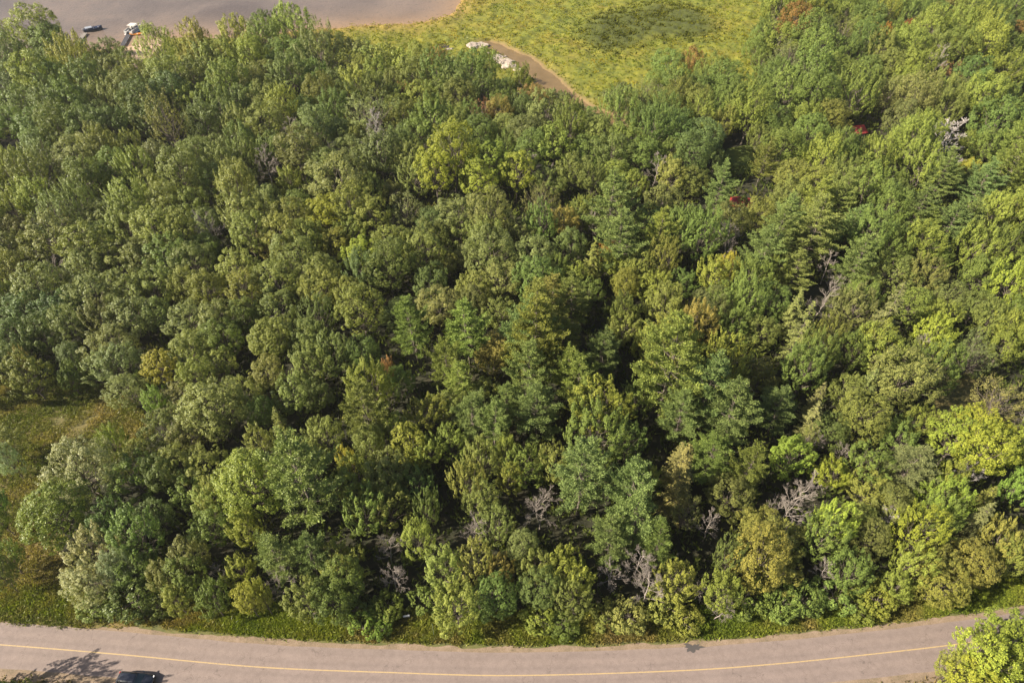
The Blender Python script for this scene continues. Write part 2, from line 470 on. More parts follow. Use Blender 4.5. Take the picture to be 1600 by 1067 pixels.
set_tag(link('meadow', me), kind='structure')

m_str, nt, b = new_mat('muddy_stream_water')
p = geo_pos(nt)
nt.links.new(ramp(nt, [(0.3, (0.125, 0.086, 0.040)), (0.7, (0.185, 0.128, 0.062))], noise(nt, 0.15, 5, 0.6, p)), b.inputs['Base Color'])
b.inputs['Roughness'].default_value = 0.22; b.inputs['Specular IOR Level'].default_value = 0.18
bp = N(nt, 'ShaderNodeBump'); bp.inputs['Strength'].default_value = 0.25; bp.inputs['Distance'].default_value = 0.1
nt.links.new(noise(nt, 1.6, 3, 0.6, p), bp.inputs['Height']); nt.links.new(bp.outputs[0], b.inputs['Normal'])
mb = MB()
mb.add([(x, y, 0.06) for x, y in st_poly], [tuple(range(len(st_poly)))[::-1]])
o = mb.build('stream', m_str)
md = o.modifiers.new('tri', 'TRIANGULATE'); set_tag(o, kind='structure')
m_pool, nt, b = new_mat('dark_pool_water'); b.inputs['Base Color'].default_value = (0.06, 0.045, 0.045, 1); b.inputs['Roughness'].default_value = 0.25
mb = MB(); mb.add([(x, y, 0.062) for x, y in pool_poly], [(4, 3, 2, 1, 0)]); set_tag(mb.build('marsh_pool', m_pool), kind='structure')

# clearings: dry grass on the left, small lawns ----------------------------------
m_clear, nt, b = new_mat('clearing_turf')
p = geo_pos(nt)
cc = ramp(nt, [(0.25, (0.0416, 0.0540, 0.0132)), (0.45, (0.0728, 0.0756, 0.0211)), (0.58, (0.1248, 0.0972, 0.0308)), (0.74, (0.2288, 0.1566, 0.0704))], noise(nt, 0.17, 7, 0.6, p, 0.8))
cc = mixc(nt, 0.4, cc, ramp(nt, [(0.35, (0.0520, 0.0486, 0.0176)), (0.65, (0.2288, 0.1728, 0.0616))], noise(nt, 1.6, 5, 0.7, p)))
nt.links.new(cc, b.inputs['Base Color']); b.inputs['Roughness'].default_value = 0.95
CLEAR = [(-260, 1000), (-260, 600), (20, 588), (120, 592), (215, 622), (240, 675), (200, 705), (150, 735), (80, 760), (75, 800), (100, 850), (110, 900), (150, 950), (280, 975), (120, 985), (0, 972)]
clear_w = rough_line([G(*q) for q in CLEAR] + [G(*CLEAR[0])], 1.2, 1.0, 0.2)
def patch_sheet(name, poly, z, mat, amp=0.12, step=0.35):
    xs = [q[0] for q in poly]; ys = [q[1] for q in poly]
    gx = np.arange(min(xs), max(xs) + step, step); gy = np.arange(min(ys), max(ys) + step, step)
    X, Y = np.meshgrid(gx, gy, indexing='ij')
    ins = in_poly(X, Y, poly)
    Z = z + amp * fbm(X * 0.5, Y * 0.5, 3)
    keep = ins[:-1, :-1] & ins[1:, :-1] & ins[1:, 1:] & ins[:-1, 1:]
    me = grid_mesh(name, X, Y, Z, keep, mat)
    return set_tag(link(name, me), kind='structure')
patch_sheet('clearing_ground', clear_w, 0.016, m_clear, 0.03)
m_lawn, nt, b = new_mat('mown_lawn')
p = geo_pos(nt)
nt.links.new(ramp(nt, [(0.3, (0.05, 0.08, 0.012)), (0.7, (0.11, 0.13, 0.02))], noise(nt, 0.5, 6, 0.65, p)), b.inputs['Base Color']); b.inputs['Roughness'].default_value = 0.95
patch_sheet('lawn', [G(*q) for q in [(1120, 262), (1135, 232), (1175, 225), (1190, 240), (1185, 268), (1150, 275)]], 0.03, m_lawn)
patch_sheet('lawn', [G(*q) for q in [(-60, 285), (-40, 240), (60, 232), (75, 262), (40, 290)]], 0.03, m_lawn)
patch_sheet('clearing_ground', [G(*q) for q in [(1440, 690), (1465, 600), (1500, 560), (1560, 640), (1620, 660), (1600, 700), (1500, 700)]], 0.03, m_clear)
# ------------------------------------------------------------------ plant meshes
def unit(a): return a / (np.linalg.norm(a, axis=-1, keepdims=True) + 1e-9)

def leaves_mesh(name, C, Nn, L, W, rs, mat, along=None, fold=0.0):
    """a diamond leaf per centre C, facing Nn; along = preferred long direction"""
    n = len(C)
    t = rs.normal(size=(n, 3)) if along is None else along + 0.35 * rs.normal(size=(n, 3))
    t = unit(t - (t * Nn).sum(1, keepdims=True) * Nn)
    s = np.cross(Nn, t)
    L = np.asarray(L).reshape(-1, 1); W = np.asarray(W).reshape(-1, 1)
    v = np.empty((n, 4, 3), np.float32)
    v[:, 0] = C - t * L * 0.5; v[:, 1] = C + s * W * 0.5 - Nn * fold * W
    v[:, 2] = C + t * L * 0.5; v[:, 3] = C - s * W * 0.5 - Nn * fold * W
    F = np.arange(n * 4).reshape(n, 4)
    var = np.clip(rs.normal(0.47, 0.25, n), 0, 1)
    return mesh_np(name, v.reshape(-1, 3), F, mat, {'leaf_var': ('FACE', var)})

class Tubes:
    def __init__(s): s.V = []; s.F = []; s.n = 0
    def add(s, pts, rad, k=6):
        pts = np.asarray(pts, float); m = len(pts)
        t = unit(np.gradient(pts, axis=0))
        ref = np.tile(np.array([[0.31, 0.95, 0.05]]), (m, 1))
        a = unit(np.cross(t, ref)); b = np.cross(t, a)
        ang = np.arange(k) * 2 * np.pi / k
        ring = pts[:, None] + (a[:, None] * np.cos(ang)[None, :, None] + b[:, None] * np.sin(ang)[None, :, None]) * np.asarray(rad)[:, None, None]
        s.V.append(ring.reshape(-1, 3))
        i = np.arange(m - 1)[:, None] * k; j = np.arange(k)[None]
        F = np.stack([i + j, i + (j + 1) % k, i + k + (j + 1) % k, i + k + j], -1).reshape(-1, 4) + s.n
        s.F.append(F); s.n += m * k
    def mesh(s, name, mat): return mesh_np(name, np.concatenate(s.V), np.concatenate(s.F), mat, None, True)

def limb(a, b, rs, n=5, wob=0.06, sag=0.0):
    a = np.asarray(a, float); b = np.asarray(b, float); t = np.linspace(0, 1, n)[:, None]
    L = np.linalg.norm(b - a)
    pts = a + (b - a) * t
    w = rs.normal(size=(n, 3)) * wob * L; w[0] = 0; w[-1] = 0
    pts += w; pts[:, 2] += (np.sin(t[:, 0] * np.pi) * sag * L)
    return pts

def broadleaf(seed, H=15.0, Rr=5.2, lobes=46, upright=0.6, lobe_w=0.21, lobe_l=0.34, per=190, leaf=0.30, asp=0.62, sparse=1.0, rz=0.40, cz=0.60, mat=None, lobey=0.3, name='crown', dense_in=0.25, taper=0.25):
    rs = np.random.RandomState(seed)
    lobe_w *= rs.uniform(0.85, 1.25); lobe_l *= rs.uniform(0.85, 1.2); rz *= rs.uniform(0.9, 1.1); taper = min(1, taper * rs.uniform(0.4, 1.2)); upright *= rs.uniform(0.8, 1.1); lobey *= rs.uniform(0.7, 1.5)
    i = np.arange(lobes) + 0.5
    ph = np.arccos(1 - 1.72 * i / lobes) ; th = np.pi * (1 + 5 ** 0.5) * i + rs.rand() * 6
    D = np.c_[np.cos(th) * np.sin(ph), np.sin(th) * np.sin(ph), np.cos(ph)] + rs.normal(0, 0.16, (lobes, 3))
    D = unit(D)
    # three or four big sub-crowns make the outline uneven
    sub = unit(rs.normal(size=(5, 3)) * [1, 1, 0.6])
    bump = 0.78 + lobey * np.max(D @ sub.T, axis=1) + rs.normal(0, 0.07, lobes)
    rad = np.clip(bump, 0.55, 1.15)
    inner = rs.rand(lobes) < dense_in
    rad = np.where(inner, rad * 0.62, rad)
    Cc = D * rad[:, None] * np.array([Rr, Rr, rz * H]) * 0.86 + np.array([0, 0, cz * H])
    Cc[:, :2] += Cc[:, 2:3] * 0.03 * rs.normal(size=(1, 2))
    tr = Tubes()
    top = np.array([rs.normal(0, 0.3), rs.normal(0, 0.3), H * 0.78])
    trunk = limb((0, 0, -0.1), top, rs, 9, 0.012)
    r0 = 0.022 * H * 0.75
    tr.add(trunk, np.linspace(r0, 0.05, 9), 8)
    P_, N_, A_, S_ = [], [], [], []
    for k in range(lobes):
        c = Cc[k]; d = D[k]
        zt = np.clip(c[2] * 0.45 + rs.uniform(0, 1), H * 0.18, H * 0.7)
        jp = int(np.clip(round(zt / (H * 0.78) * 8), 1, 7))
        if k % 2 == 0 or sparse < 0.8:
            tr.add(limb(trunk[jp], c, rs, 5, 0.05, -0.05), np.linspace(0.09 * (0.6 + rs.rand() * 0.6), 0.018, 5), 4)
        ax = unit(d * (1 - upright) + np.array([0, 0, 1.0]) * upright + rs.normal(0, 0.18, 3))
        lw = Rr * lobe_w * rs.uniform(0.75, 1.35); ll = Rr * lobe_l * rs.uniform(0.75, 1.3)
        n = int(per * rs.uniform(0.7, 1.3) * sparse * (lw * ll) / (Rr * Rr * lobe_w * lobe_l))
        u = unit(rs.normal(size=(n, 3)))
        # more leaves on the outer half of the lobe
        u = np.where((u @ d)[:, None] < -0.35, -u, u)
        al = (u @ ax)[:, None]
        rr = (0.70 + 0.36 * rs.rand(n) ** 0.8)[:, None]
        # finer twigs: pull leaves towards a few twig tips
        tips = unit(rs.normal(size=(9, 3)) + d * 0.6)
        q = np.argmax(u @ tips.T, axis=1); u2 = unit(u * 0.62 + tips[q] * 0.38)
        al = (u2 @ ax)[:, None]
        loc = (u2 - al * ax) * lw * (1.12 - 0.5 * taper * (al + 1)) + al * ax * ll * np.where(al > 0, 1.15 + 0.5 * taper, 0.9)
        P_.append(c + loc * rr)
        N_.append(unit(u2 * 0.75 + d * 0.25 + np.array([0, 0, 0.35]) + rs.normal(0, 0.5, (n, 3))))
        A_.append(np.tile(ax, (n, 1)) + u2 * 0.6)
        S_.append(np.full(n, 1.0))
    Pn = np.concatenate(P_); Nn = np.concatenate(N_); An = np.concatenate(A_)
    n = len(Pn); L = leaf * rs.uniform(0.65, 1.4, n)
    cm = leaves_mesh(name, Pn, Nn, L, L * asp, rs, mat or M_LEAF, An)
    return tr.mesh('trunk', M_BARK), cm

def pine(seed, H=18.0, Rr=5.0, whorls=13, seg=6, leaf=0.32, per=36, col=None):
    """white pine: level plumes in tiers, swept up at the tips"""
    rs = np.random.RandomState(seed)
    tr = Tubes(); trunk = limb((0, 0, -0.1), (rs.normal(0, .2), rs.normal(0, .2), H), rs, 10, 0.006)
    tr.add(trunk, np.linspace(0.24, 0.03, 10), 8)
    P_, N_, A_ = [], [], []
    gap = rs.rand(8)
    for w in range(whorls):
        f = w / (whorls - 1)
        z = H * (0.26 + 0.71 * f)
        prof = math.sin(math.pi * min(1, 0.22 + 0.80 * f) ) ** 0.8 * (1 - 0.25 * f)
        nb = 6 if f < 0.85 else 4
        a0 = rs.rand() * 6.28
        for b in range(nb):
            a = a0 + b * 2 * math.pi / nb + rs.normal(0, 0.22)
            L = Rr * max(0.16, prof) * rs.uniform(0.62, 1.22) * (0.75 + 0.4 * gap[int((a % 6.28) / 6.29 * 8)])
            d = np.array([math.cos(a), math.sin(a), 0]); rise = rs.uniform(0.05, 0.28) + 0.5 * f
            st = np.array([0, 0, z + rs.normal(0, 0.3)])
            t = np.linspace(0, 1, 7)
            pts = st + d * L * t[:, None] + np.array([0, 0, 1]) * (L * rise * t ** 1.7 - 0.05 * L * np.sin(t * 3.14))[:, None]
            side = np.array([-d[1], d[0], 0]); pts += side * (rs.normal(0, 0.09) * L * t ** 2)[:, None]
            tr.add(pts, np.linspace(0.06 * (1.2 - 0.7 * f), 0.012, 7), 4)
            npl = max(4, int(L * 2.9))
            for k in range(npl):
                s = 0.30 + 0.72 * (k + rs.rand()) / npl
                i0 = min(5, int(min(s, 0.999) * 6)); fr = min(s, 1.02) * 6 - i0
                c0 = pts[i0] + (pts[i0 + 1] - pts[i0]) * fr
                sgn = rs.choice([-1, 1]); off = (1.05 - s) * L * 0.42 * rs.uniform(0.15, 1.0) + 0.12
                tipd = unit(d * 0.75 + side * sgn * 0.6 + np.array([0, 0, rs.uniform(0.15, 0.55)]))
                c = c0 + tipd * off
                n = int(per * rs.uniform(0.7, 1.3))
                q = rs.normal(size=(n, 3)) * np.array([0.19, 0.19, 0.09])
                ln = rs.uniform(-0.55, 0.5, n)[:, None]
                P_.append(c + q + tipd * ln)
                fan = unit(tipd * 0.8 + unit(q) * 0.9 + np.array([0, 0, 0.35]))
                A_.append(fan); N_.append(unit(np.cross(fan, rs.normal(size=(n, 3))) + np.array([0, 0, 0.55])))
    Pn = np.concatenate(P_); Nn = np.concatenate(N_); An = np.concatenate(A_); n = len(Pn)
    L = leaf * rs.uniform(0.7, 1.35, n)
    return tr.mesh('trunk', M_BARK), leaves_mesh('crown', Pn, Nn, L, L * 0.36, rs, M_NEEDLE, An)

def spruce(seed, H=14.0, Rr=2.7, whorls=26, leaf=0.26, per=20, thin=0.0):
    rs = np.random.RandomState(seed)
    tr = Tubes(); trunk = limb((0, 0, -0.1), (0, 0, H), rs, 8, 0.004); tr.add(trunk, np.linspace(0.18, 0.02, 8), 7)
    P_, N_, A_ = [], [], []
    for w in range(whorls):
        f = w / (whorls - 1); z = H * (0.08 + 0.9 * f); nb = 7 if f < 0.8 else 5
        for b in range(nb):
            a = rs.rand() * 6.28; L = Rr * (1.02 - f) ** 0.8 * rs.uniform(0.7, 1.15) + 0.15
            d = np.array([math.cos(a), math.sin(a), 0])
            t = np.linspace(0, 1, 4)
            pts = np.array([0, 0, z]) + d * L * t[:, None] + np.array([0, 0, 1]) * (-0.32 * L * t + 0.22 * L * t ** 2)[:, None]
            tr.add(pts, np.linspace(0.035, 0.008, 4), 3)
            if rs.rand() < thin: continue
            n = int(per * L * 1.5) + 10
            s = (0.25 + 0.78 * rs.rand(n)) ; c = np.array([0, 0, z]) + d * L * s[:, None] + np.array([0, 0, 1]) * (-0.32 * L * s + 0.22 * L * s ** 2)[:, None]
            side = np.array([-d[1], d[0], 0]); sg = rs.uniform(-1, 1, n)
            c = c + side * (sg * (1.1 - s) * L * 0.34)[:, None] + rs.normal(0, 0.06, (n, 3))
            P_.append(c); A_.append(unit(d * 0.8 + side * np.sign(sg)[:, None] * 0.7 + [0, 0, -0.1])); N_.append(unit(np.array([0, 0, 1.0]) + d * 0.5 + rs.normal(0, 0.45, (n, 3))))
    Pn = np.concatenate(P_); Nn = np.concatenate(N_); An = np.concatenate(A_); n = len(Pn)
    L = leaf * rs.uniform(0.7, 1.35, n)
    return tr.mesh('trunk', M_BARK), leaves_mesh('crown', Pn, Nn, L, L * 0.42, rs, M_NEEDLE, An)

def bare(seed, H=11.0, Rr=3.4, mat=None, levels=5, fan=1.15, twig=0.012):
    """leafless tree: trunk, then branches forking down to twigs"""
    rs = np.random.RandomState(seed)
    tt = Tubes(); br = Tubes()
    trunk = limb((0, 0, -0.1), (rs.normal(0, .5), rs.normal(0, .5), H * 0.82), rs, 9, 0.016)
    tt.add(trunk, np.linspace(0.15, 0.045, 9), 7)
    def grow(p, d, L, r, lv):
        e = p + d * L
        nn = 4 if lv < 3 else 3
        br.add(limb(p, e, rs, nn, 0.025, 0.05), np.linspace(r, max(twig * 0.7, r * 0.55), nn), 4 if lv < 3 else 3)
        if lv >= levels: return
        for k in range(rs.randint(3, 5)):
            f = rs.uniform(0.35, 1.0); q = p + d * L * f
            nd = unit(d * fan + rs.normal(0, 0.42, 3) + np.array([0, 0, 0.30]))
            grow(q, nd, L * rs.uniform(0.45, 0.72), max(twig, r * 0.6), lv + 1)
    nb = 13
    for k in range(nb):
        f = 0.32 + 0.68 * k / (nb - 1); i = min(7, int(f * 8)); p = trunk[i] + (trunk[i + 1] - trunk[i]) * (f * 8 - i if i < 7 else 1)
        a = k * 2.4 + rs.normal(0, 0.3); up = 0.25 + 0.9 * f
        d = unit(np.array([math.cos(a), math.sin(a), up]))
        grow(p, d, Rr * (1.0 - 0.45 * f) * rs.uniform(0.55, 0.9), 0.040, 1)
    return tt.mesh('trunk', mat), br.mesh('branches', mat)

VAR = {}
VAR['maple'] = [broadleaf(100 + i, 15, 5.2, 78, 0.74, 0.15, 0.30, 235, 0.225, 0.62, rz=0.40, cz=0.60, taper=0.6) for i in range(9)]
VAR['oak'] = [broadleaf(200 + i, 14.5, 5.4, 74, 0.45, 0.185, 0.22, 265, 0.22, 0.72, rz=0.38, cz=0.60, lobey=0.36) for i in range(9)]
VAR['poplar'] = [broadleaf(300 + i, 16, 5.0, 92, 0.5, 0.155, 0.18, 215, 0.20, 0.75, rz=0.36, cz=0.66, lobey=0.30) for i in range(4)]
VAR['willow'] = [broadleaf(400 + i, 14, 5.4, 80, 0.62, 0.16, 0.27, 270, 0.215, 0.5, rz=0.42, cz=0.57, taper=0.5) for i in range(3)]
VAR['thin'] = [broadleaf(500 + i, 14, 4.8, 60, 0.7, 0.13, 0.28, 130, 0.21, 0.5, rz=0.38, cz=0.6, sparse=0.75) for i in range(4)]
VAR['pine'] = [pine(600 + i) for i in range(5)]
VAR['spruce'] = [spruce(700 + i) for i in range(3)] + [spruce(720 + i, thin=0.3) for i in range(1)]
VAR['dead'] = [bare(800 + i, mat=M_DEAD) for i in range(5)]
VAR['bleached'] = [bare(850 + i, mat=M_DEADP, fan=1.0, twig=0.022) for i in range(2)]
VAR['shrub'] = [broadleaf(900 + i, 4.6, 2.7, 26, 0.6, 0.26, 0.36, 230, 0.21, 0.62, rz=0.42, cz=0.48) for i in range(4)]
# ------------------------------------------------------------------ the trees, one by one
# every tree: where its crown stands in the survey tiles, its width, its kind and its colour
TILES = {
'A': (0, 0, "20 200 90 m yg;70 290 120 o gr;190 200 170 m yg;400 190 130 m yg;420 350 170 m am;280 250 150 o gr;200 430 200 m yg;80 440 150 o dk;330 470 150 m gr;480 470 170 m dk;590 270 120 o gr;620 380 140 m ol;100 560 170 o gr;260 590 170 m gr;400 600 170 o gr;560 560 150 m ol;680 310 100 o gr;870 290 180 m yg;740 420 170 m ol;920 420 190 m ol;1090 270 180 m am;1150 340 150 m gr;1330 200 160 m ye;1240 330 160 m yg;1390 330 160 m yg;1080 430 150 o ol;1260 480 180 m yg;1400 440 120 o ol;800 540 220 o dk;960 530 160 o dk;1060 560 140 m yg;1200 600 190 m ol;1370 560 160 m ol;620 690 170 o dk;780 640 120 m ol;930 690 230 t gg;1130 700 170 o dk;1330 690 170 m ol;40 680 150 o gr;200 690 170 o gr;350 720 170 m gr;480 720 160 m dk;240 870 220 t gg;420 850 200 o gg;560 830 180 m ol;700 800 150 m yg;760 930 170 m yg;880 900 150 o bo;1080 850 170 o ol;1200 830 130 o gg;1240 900 180 m ol;1370 880 160 m gr;40 960 170 m yg;180 1000 190 m ol;480 980 220 o gr;620 950 150 o gr;1010 970 220 o ol;1160 990 170 o gr;1340 1000 170 m ol;850 1040 150 m yg"),
'B': (400, 0, "60 140 130 m gr;150 120 110 m yg;220 180 160 m yg;60 230 150 m yg;150 290 170 o gr;30 330 130 m yg;360 290 190 w gg;200 400 190 m ol;330 430 150 m gr;60 400 130 o ol;520 330 170 b yg;640 290 140 b yg;560 260 120 b ol;440 240 120 b ol;720 320 140 b yg;800 340 150 b yg;560 440 200 m yg;690 400 140 m yg;440 470 150 o dk;920 330 130 m yg;1000 320 90 b ru;880 410 150 m ol;1000 420 160 m gr;1100 350 110 b ol;1190 380 130 m gr;1290 380 120 m gr;1100 460 150 m ol;1250 480 160 m gr;1380 490 130 m gr;830 500 80 m pk;780 510 130 m yg;910 520 130 m yg;650 510 150 m ol;360 550 160 o ol;500 560 150 m gr;60 560 150 o ol;150 600 180 m yg;280 620 150 o gr;430 620 150 m gr;1130 540 150 o ol;1010 530 130 o gr;1260 600 120 t wi;1350 620 120 m rg;660 640 230 t gg;820 650 150 m ol;980 640 220 m yg;1100 700 150 m ol;1180 650 130 m gr;1240 740 170 o gr;1390 700 150 m ol;60 700 170 o ol;330 730 190 o gg;200 760 120 d -;460 750 140 o ol;660 750 150 D -;560 760 120 o ol;90 800 170 m gr;230 850 190 o gg;900 750 150 o gr;790 820 170 o dk;960 820 90 d -;1060 800 140 o ol;460 870 110 d -;380 900 170 o ol;530 850 150 o gg;60 930 140 d -;190 1000 140 m yg;700 880 200 o do;580 930 150 o dk;860 900 170 o ol;1110 890 220 y yb;1290 900 210 y yb;1000 990 190 y yb;1230 1000 190 y yb;1400 830 120 m gr;1400 950 120 y yb;460 980 260 o gg;620 1030 150 m gr"),
'C': (800, 0, "870 350 130 m gr;930 400 120 m yg;1010 380 120 o ru;1100 410 160 m gr;1190 440 190 m gr;800 440 110 o gr;740 500 130 t gg;600 530 140 b bo;820 530 80 d -;940 520 140 o ol;990 580 100 b bo;1060 500 140 m gr;1200 550 150 m gr;1390 220 110 m gr;1400 330 100 m gr;1390 430 100 o gr;50 430 150 m yg;110 520 120 o ru;210 520 90 m ye;200 630 190 o gg;350 600 120 m gr;430 670 140 o gr;60 620 110 o dk;600 640 170 m gr;720 620 160 m ol;840 640 170 m gr;1050 640 170 m yg;1140 620 150 m gr;330 700 180 m yg;480 760 140 m ol;140 710 150 o gg;60 760 170 o gg;640 770 170 m yg;780 740 200 m gr;900 760 180 o gr;1060 760 200 o dk;1180 700 130 m ol;1320 620 210 m yg;1370 760 120 m ol;240 800 200 m yg;100 840 170 o gr;420 830 150 o gr;560 850 190 o dk;720 860 180 o gr;880 860 160 o gr;1000 880 180 o dk;1130 900 140 m ol;120 940 150 d -;210 980 110 d -;30 980 170 y yb;800 940 150 d -;330 960 190 o ol;450 1010 170 m ol;560 980 160 o yg;680 1030 150 m yg;880 990 150 o go;1000 980 160 o ol;1170 970 240 p pg;1330 970 200 p py;1400 890 120 p ol"),
'D': (1200, 0, "60 60 140 m yg;200 60 150 m yg;320 60 150 m yg;440 50 130 m gr;560 80 150 m gr;680 60 140 m yg;800 60 150 m gr;900 80 130 o gr;1020 50 130 m rg;1120 80 150 m yg;1240 60 140 m gr;1370 50 130 o gr;160 130 160 m ru;60 200 150 m yg;240 210 160 m gr;420 180 140 t gg;510 160 130 m yg;620 180 100 m or;700 160 110 m gr;765 175 60 m rd;800 140 50 m or;900 180 170 m yg;1060 180 150 m yg;1180 170 150 m yg;1290 170 130 o dk;1380 190 90 m ru;120 300 160 t bo;300 300 170 o gr;420 290 160 m gr;540 250 150 m gr;640 290 170 m ol;780 270 170 m yg;920 300 150 m ol;1060 300 170 m gr;1200 290 170 m yg;1340 290 170 m gr;60 420 170 m gr;230 420 190 m gr;400 400 190 o gr;560 380 150 o gr;690 390 150 o ol;810 380 170 m yg;920 390 110 d -;1000 430 110 t pu;1130 430 190 o gr;1290 400 190 m yg;1400 420 120 m gr;100 540 170 m gr;260 560 190 o gr;470 520 200 m gr;800 570 190 o bo;960 530 170 m ol;1040 560 130 o gg;1180 560 190 m yg;1330 560 190 m gr;50 680 170 o gr;210 670 170 m yg;360 650 190 o ol;740 670 150 o bo;900 680 190 m yg;1100 680 200 p pg;1270 680 220 o gr;1400 720 130 m yg;420 830 230 m gr;620 850 230 m yg;230 760 170 o gr;80 830 190 o gr;830 800 220 m yg;1010 800 235 D -;1140 790 130 m yg;1240 800 170 o gr;1370 830 190 p py;150 960 190 o ol;300 900 170 m yg;270 1020 170 y yo;420 980 190 m ol;560 960 150 o gr;620 980 60 d -;720 1010 170 m gr;860 960 170 m yg;980 950 190 p pg;1130 920 110 m ye;1200 990 190 p pg;1350 970 190 p py"),
'E': (0, 250, "60 240 190 m yg;200 230 190 m yg;300 320 230 t gg;450 270 190 m ol;560 300 170 o ol;740 240 190 m yg;660 320 150 m ol;900 240 190 o ol;1050 250 190 o gr;1140 330 140 o gg;1330 300 170 m ol;60 380 150 o bo;60 470 160 o gg;280 440 220 o gg;560 400 150 o dk;530 490 210 y yo;860 410 210 y yo;1020 420 190 y yo;1190 430 160 d -;1390 430 190 y yo;50 600 170 m ol;330 620 110 d -;210 700 220 o gg;480 600 200 o gg;640 560 200 o ol;780 560 180 o gg;930 540 190 o gr;1070 590 190 o gg;1120 490 160 o gr;40 760 150 m yg;150 830 190 o dk;300 830 190 o dk;530 720 240 o gg;700 700 200 o ol;850 720 190 o ol;1160 720 200 y yo;1340 740 200 y yo;60 980 200 o dk;230 960 190 o dk;400 940 160 o gg;560 900 190 w gg;720 860 220 o gg;870 870 150 o dk;1050 870 220 o gg;1210 900 210 o gg;1370 880 180 o gr"),
'F': (400, 250, "640 160 150 m gr;60 230 170 o gg;230 250 150 o gr;200 340 200 y yo;160 450 190 y yo;360 310 190 y yb;540 290 190 y yo;640 320 190 y yo;830 280 190 t bo;750 180 120 o do;540 370 190 o gr;980 340 170 o dk;1130 290 220 o gg;1300 330 220 o gg;1120 400 180 o ol;1290 440 220 m ol;60 460 140 m rg;300 460 190 y yo;440 470 170 y yo;570 500 180 y yb;740 460 210 o ol;740 600 240 o dk;930 550 190 o ol;1050 560 130 o go;1160 540 120 o bo;1310 540 220 o gg;1340 650 200 o gg;110 670 210 y yo;100 800 220 o dk;350 620 200 o ol;500 760 190 y yo;590 860 230 y yo;790 830 190 o dk;350 880 170 m dk;160 900 110 d -;960 670 180 o dk;1010 820 200 o bo;1200 700 190 o ol;1220 800 130 o bo;1350 850 180 o ol;880 950 220 p pb;1180 940 240 p pb;100 1000 220 o ol;290 990 180 o ol;1330 1020 180 o rg"),
'G': (800, 250, "160 220 190 t bo;560 230 250 p pg;400 270 150 m yg;840 230 170 o gg;380 310 140 m ol;460 380 100 d -;60 400 150 m gg;170 370 180 m gr;280 360 140 o rg;620 420 250 p pg;760 330 160 o gr;820 430 170 p py;970 380 190 m gr;1050 440 220 m gr;1230 320 200 o do;1370 290 160 o ol;1400 500 220 p pg;1200 470 170 d -;440 530 140 s ol;330 480 160 o dk;530 490 100 o or;130 540 220 o gg;240 640 140 m gr;340 650 140 m yg;570 590 150 m yg;700 600 190 m yo;830 580 180 m ol;960 670 150 m gr;1130 620 200 m yg;1220 590 130 m ye;1330 640 200 m gr;820 710 180 m yg;240 750 220 p po;340 790 220 p ol;430 720 160 o gr;130 850 250 p ol;620 830 210 m gr;850 830 220 o ol;1090 820 180 o bo;1180 780 190 m gr;1320 790 210 m gr;620 930 180 m ol;100 960 290 p pg;290 980 190 p pg;1010 940 220 m rg;930 980 200 m yg;740 1010 150 m yg;1230 920 200 m gr;1380 950 160 o ol"),
'H': (1200, 250, "60 230 130 o gg;150 200 190 m ol;270 240 190 p py;420 220 190 p pg;640 190 90 d -;670 290 200 m gr;850 260 220 p pg;880 340 170 p py;1000 370 180 p pg;1110 330 180 p pg;1090 410 60 D -;1300 280 220 m yg;100 320 210 p pg;280 360 260 p pw;480 340 160 p pg;60 430 180 p pg;570 440 210 m gr;700 480 190 m gr;850 470 190 m yg;940 530 160 m gr;1180 480 220 m yg;1330 460 210 m gr;330 600 120 d -;290 800 150 d -;350 680 110 d -;160 620 170 p pw;50 640 160 m gr;510 560 220 p pg;540 740 190 m gr;700 620 220 o ol;860 640 200 m gg;1200 630 200 m gr;1350 700 220 m yb;170 790 150 s gg;190 940 160 s gg;400 770 120 o bo;680 850 190 s tn;800 800 200 o gr;1000 760 170 o do;960 870 170 m yg;1150 830 160 o ol;1220 900 170 o ol;1380 850 190 m gr;340 960 180 m ol;600 1010 200 m yg;930 970 200 m yb;1150 1010 180 t gg;1340 960 180 m yg"),
'I': (0, 500, "150 250 100 m rg;50 200 200 o dk;380 180 120 o gg;380 310 120 m gr;600 120 220 w gg;540 250 180 w gg;660 230 220 w gg;700 380 200 w gg;890 250 190 y ye;870 450 120 m bg;1060 160 220 o ol;1230 120 190 o gr;1200 250 180 m yo;1100 330 180 y yo;1000 430 180 o bo;1200 520 290 o gg;1350 400 180 o ol;900 600 220 o ol;1040 640 180 o bo;620 700 140 m yg;760 760 180 y yo;450 850 330 w sv;750 880 220 o gr;900 870 160 o dk;990 800 180 o ol;1130 800 220 o ol;1040 930 200 o gr;1370 860 180 m yg;1190 1010 160 m yp;15 690 150 o gg;40 780 130 w sv;-30 1000 110 m gr"),
'J': (400, 500, "100 130 200 o ol;290 110 180 m ol;60 300 180 o gg;430 190 220 m ol;600 200 180 o gr;330 260 200 m ol;330 400 200 o dk;220 420 180 o ol;130 560 120 s ol;40 520 150 o gr;1060 250 200 p py;1130 330 200 p py;1320 200 180 o rg;640 370 240 m yg;740 310 80 m pk;800 330 120 o gr;620 520 250 p ol;740 600 190 m yg;950 520 200 m yo;1060 480 200 m ol;1250 390 160 o ol;1200 520 220 p pd;1320 600 190 p pg;1390 430 150 p pg;360 640 200 m ol;150 720 200 m ol;40 700 140 m ol;500 780 110 m ye;620 710 180 o ol;730 850 220 o gg;860 700 180 o yg;960 720 180 m yg;1080 680 200 m yg;1260 790 200 m ol;250 900 420 p pg;560 900 200 m yg;570 1000 160 m yg;700 970 170 m ol;900 900 200 m gr;1180 900 180 m ol;1390 730 100 m yg;1400 880 150 m yg"),
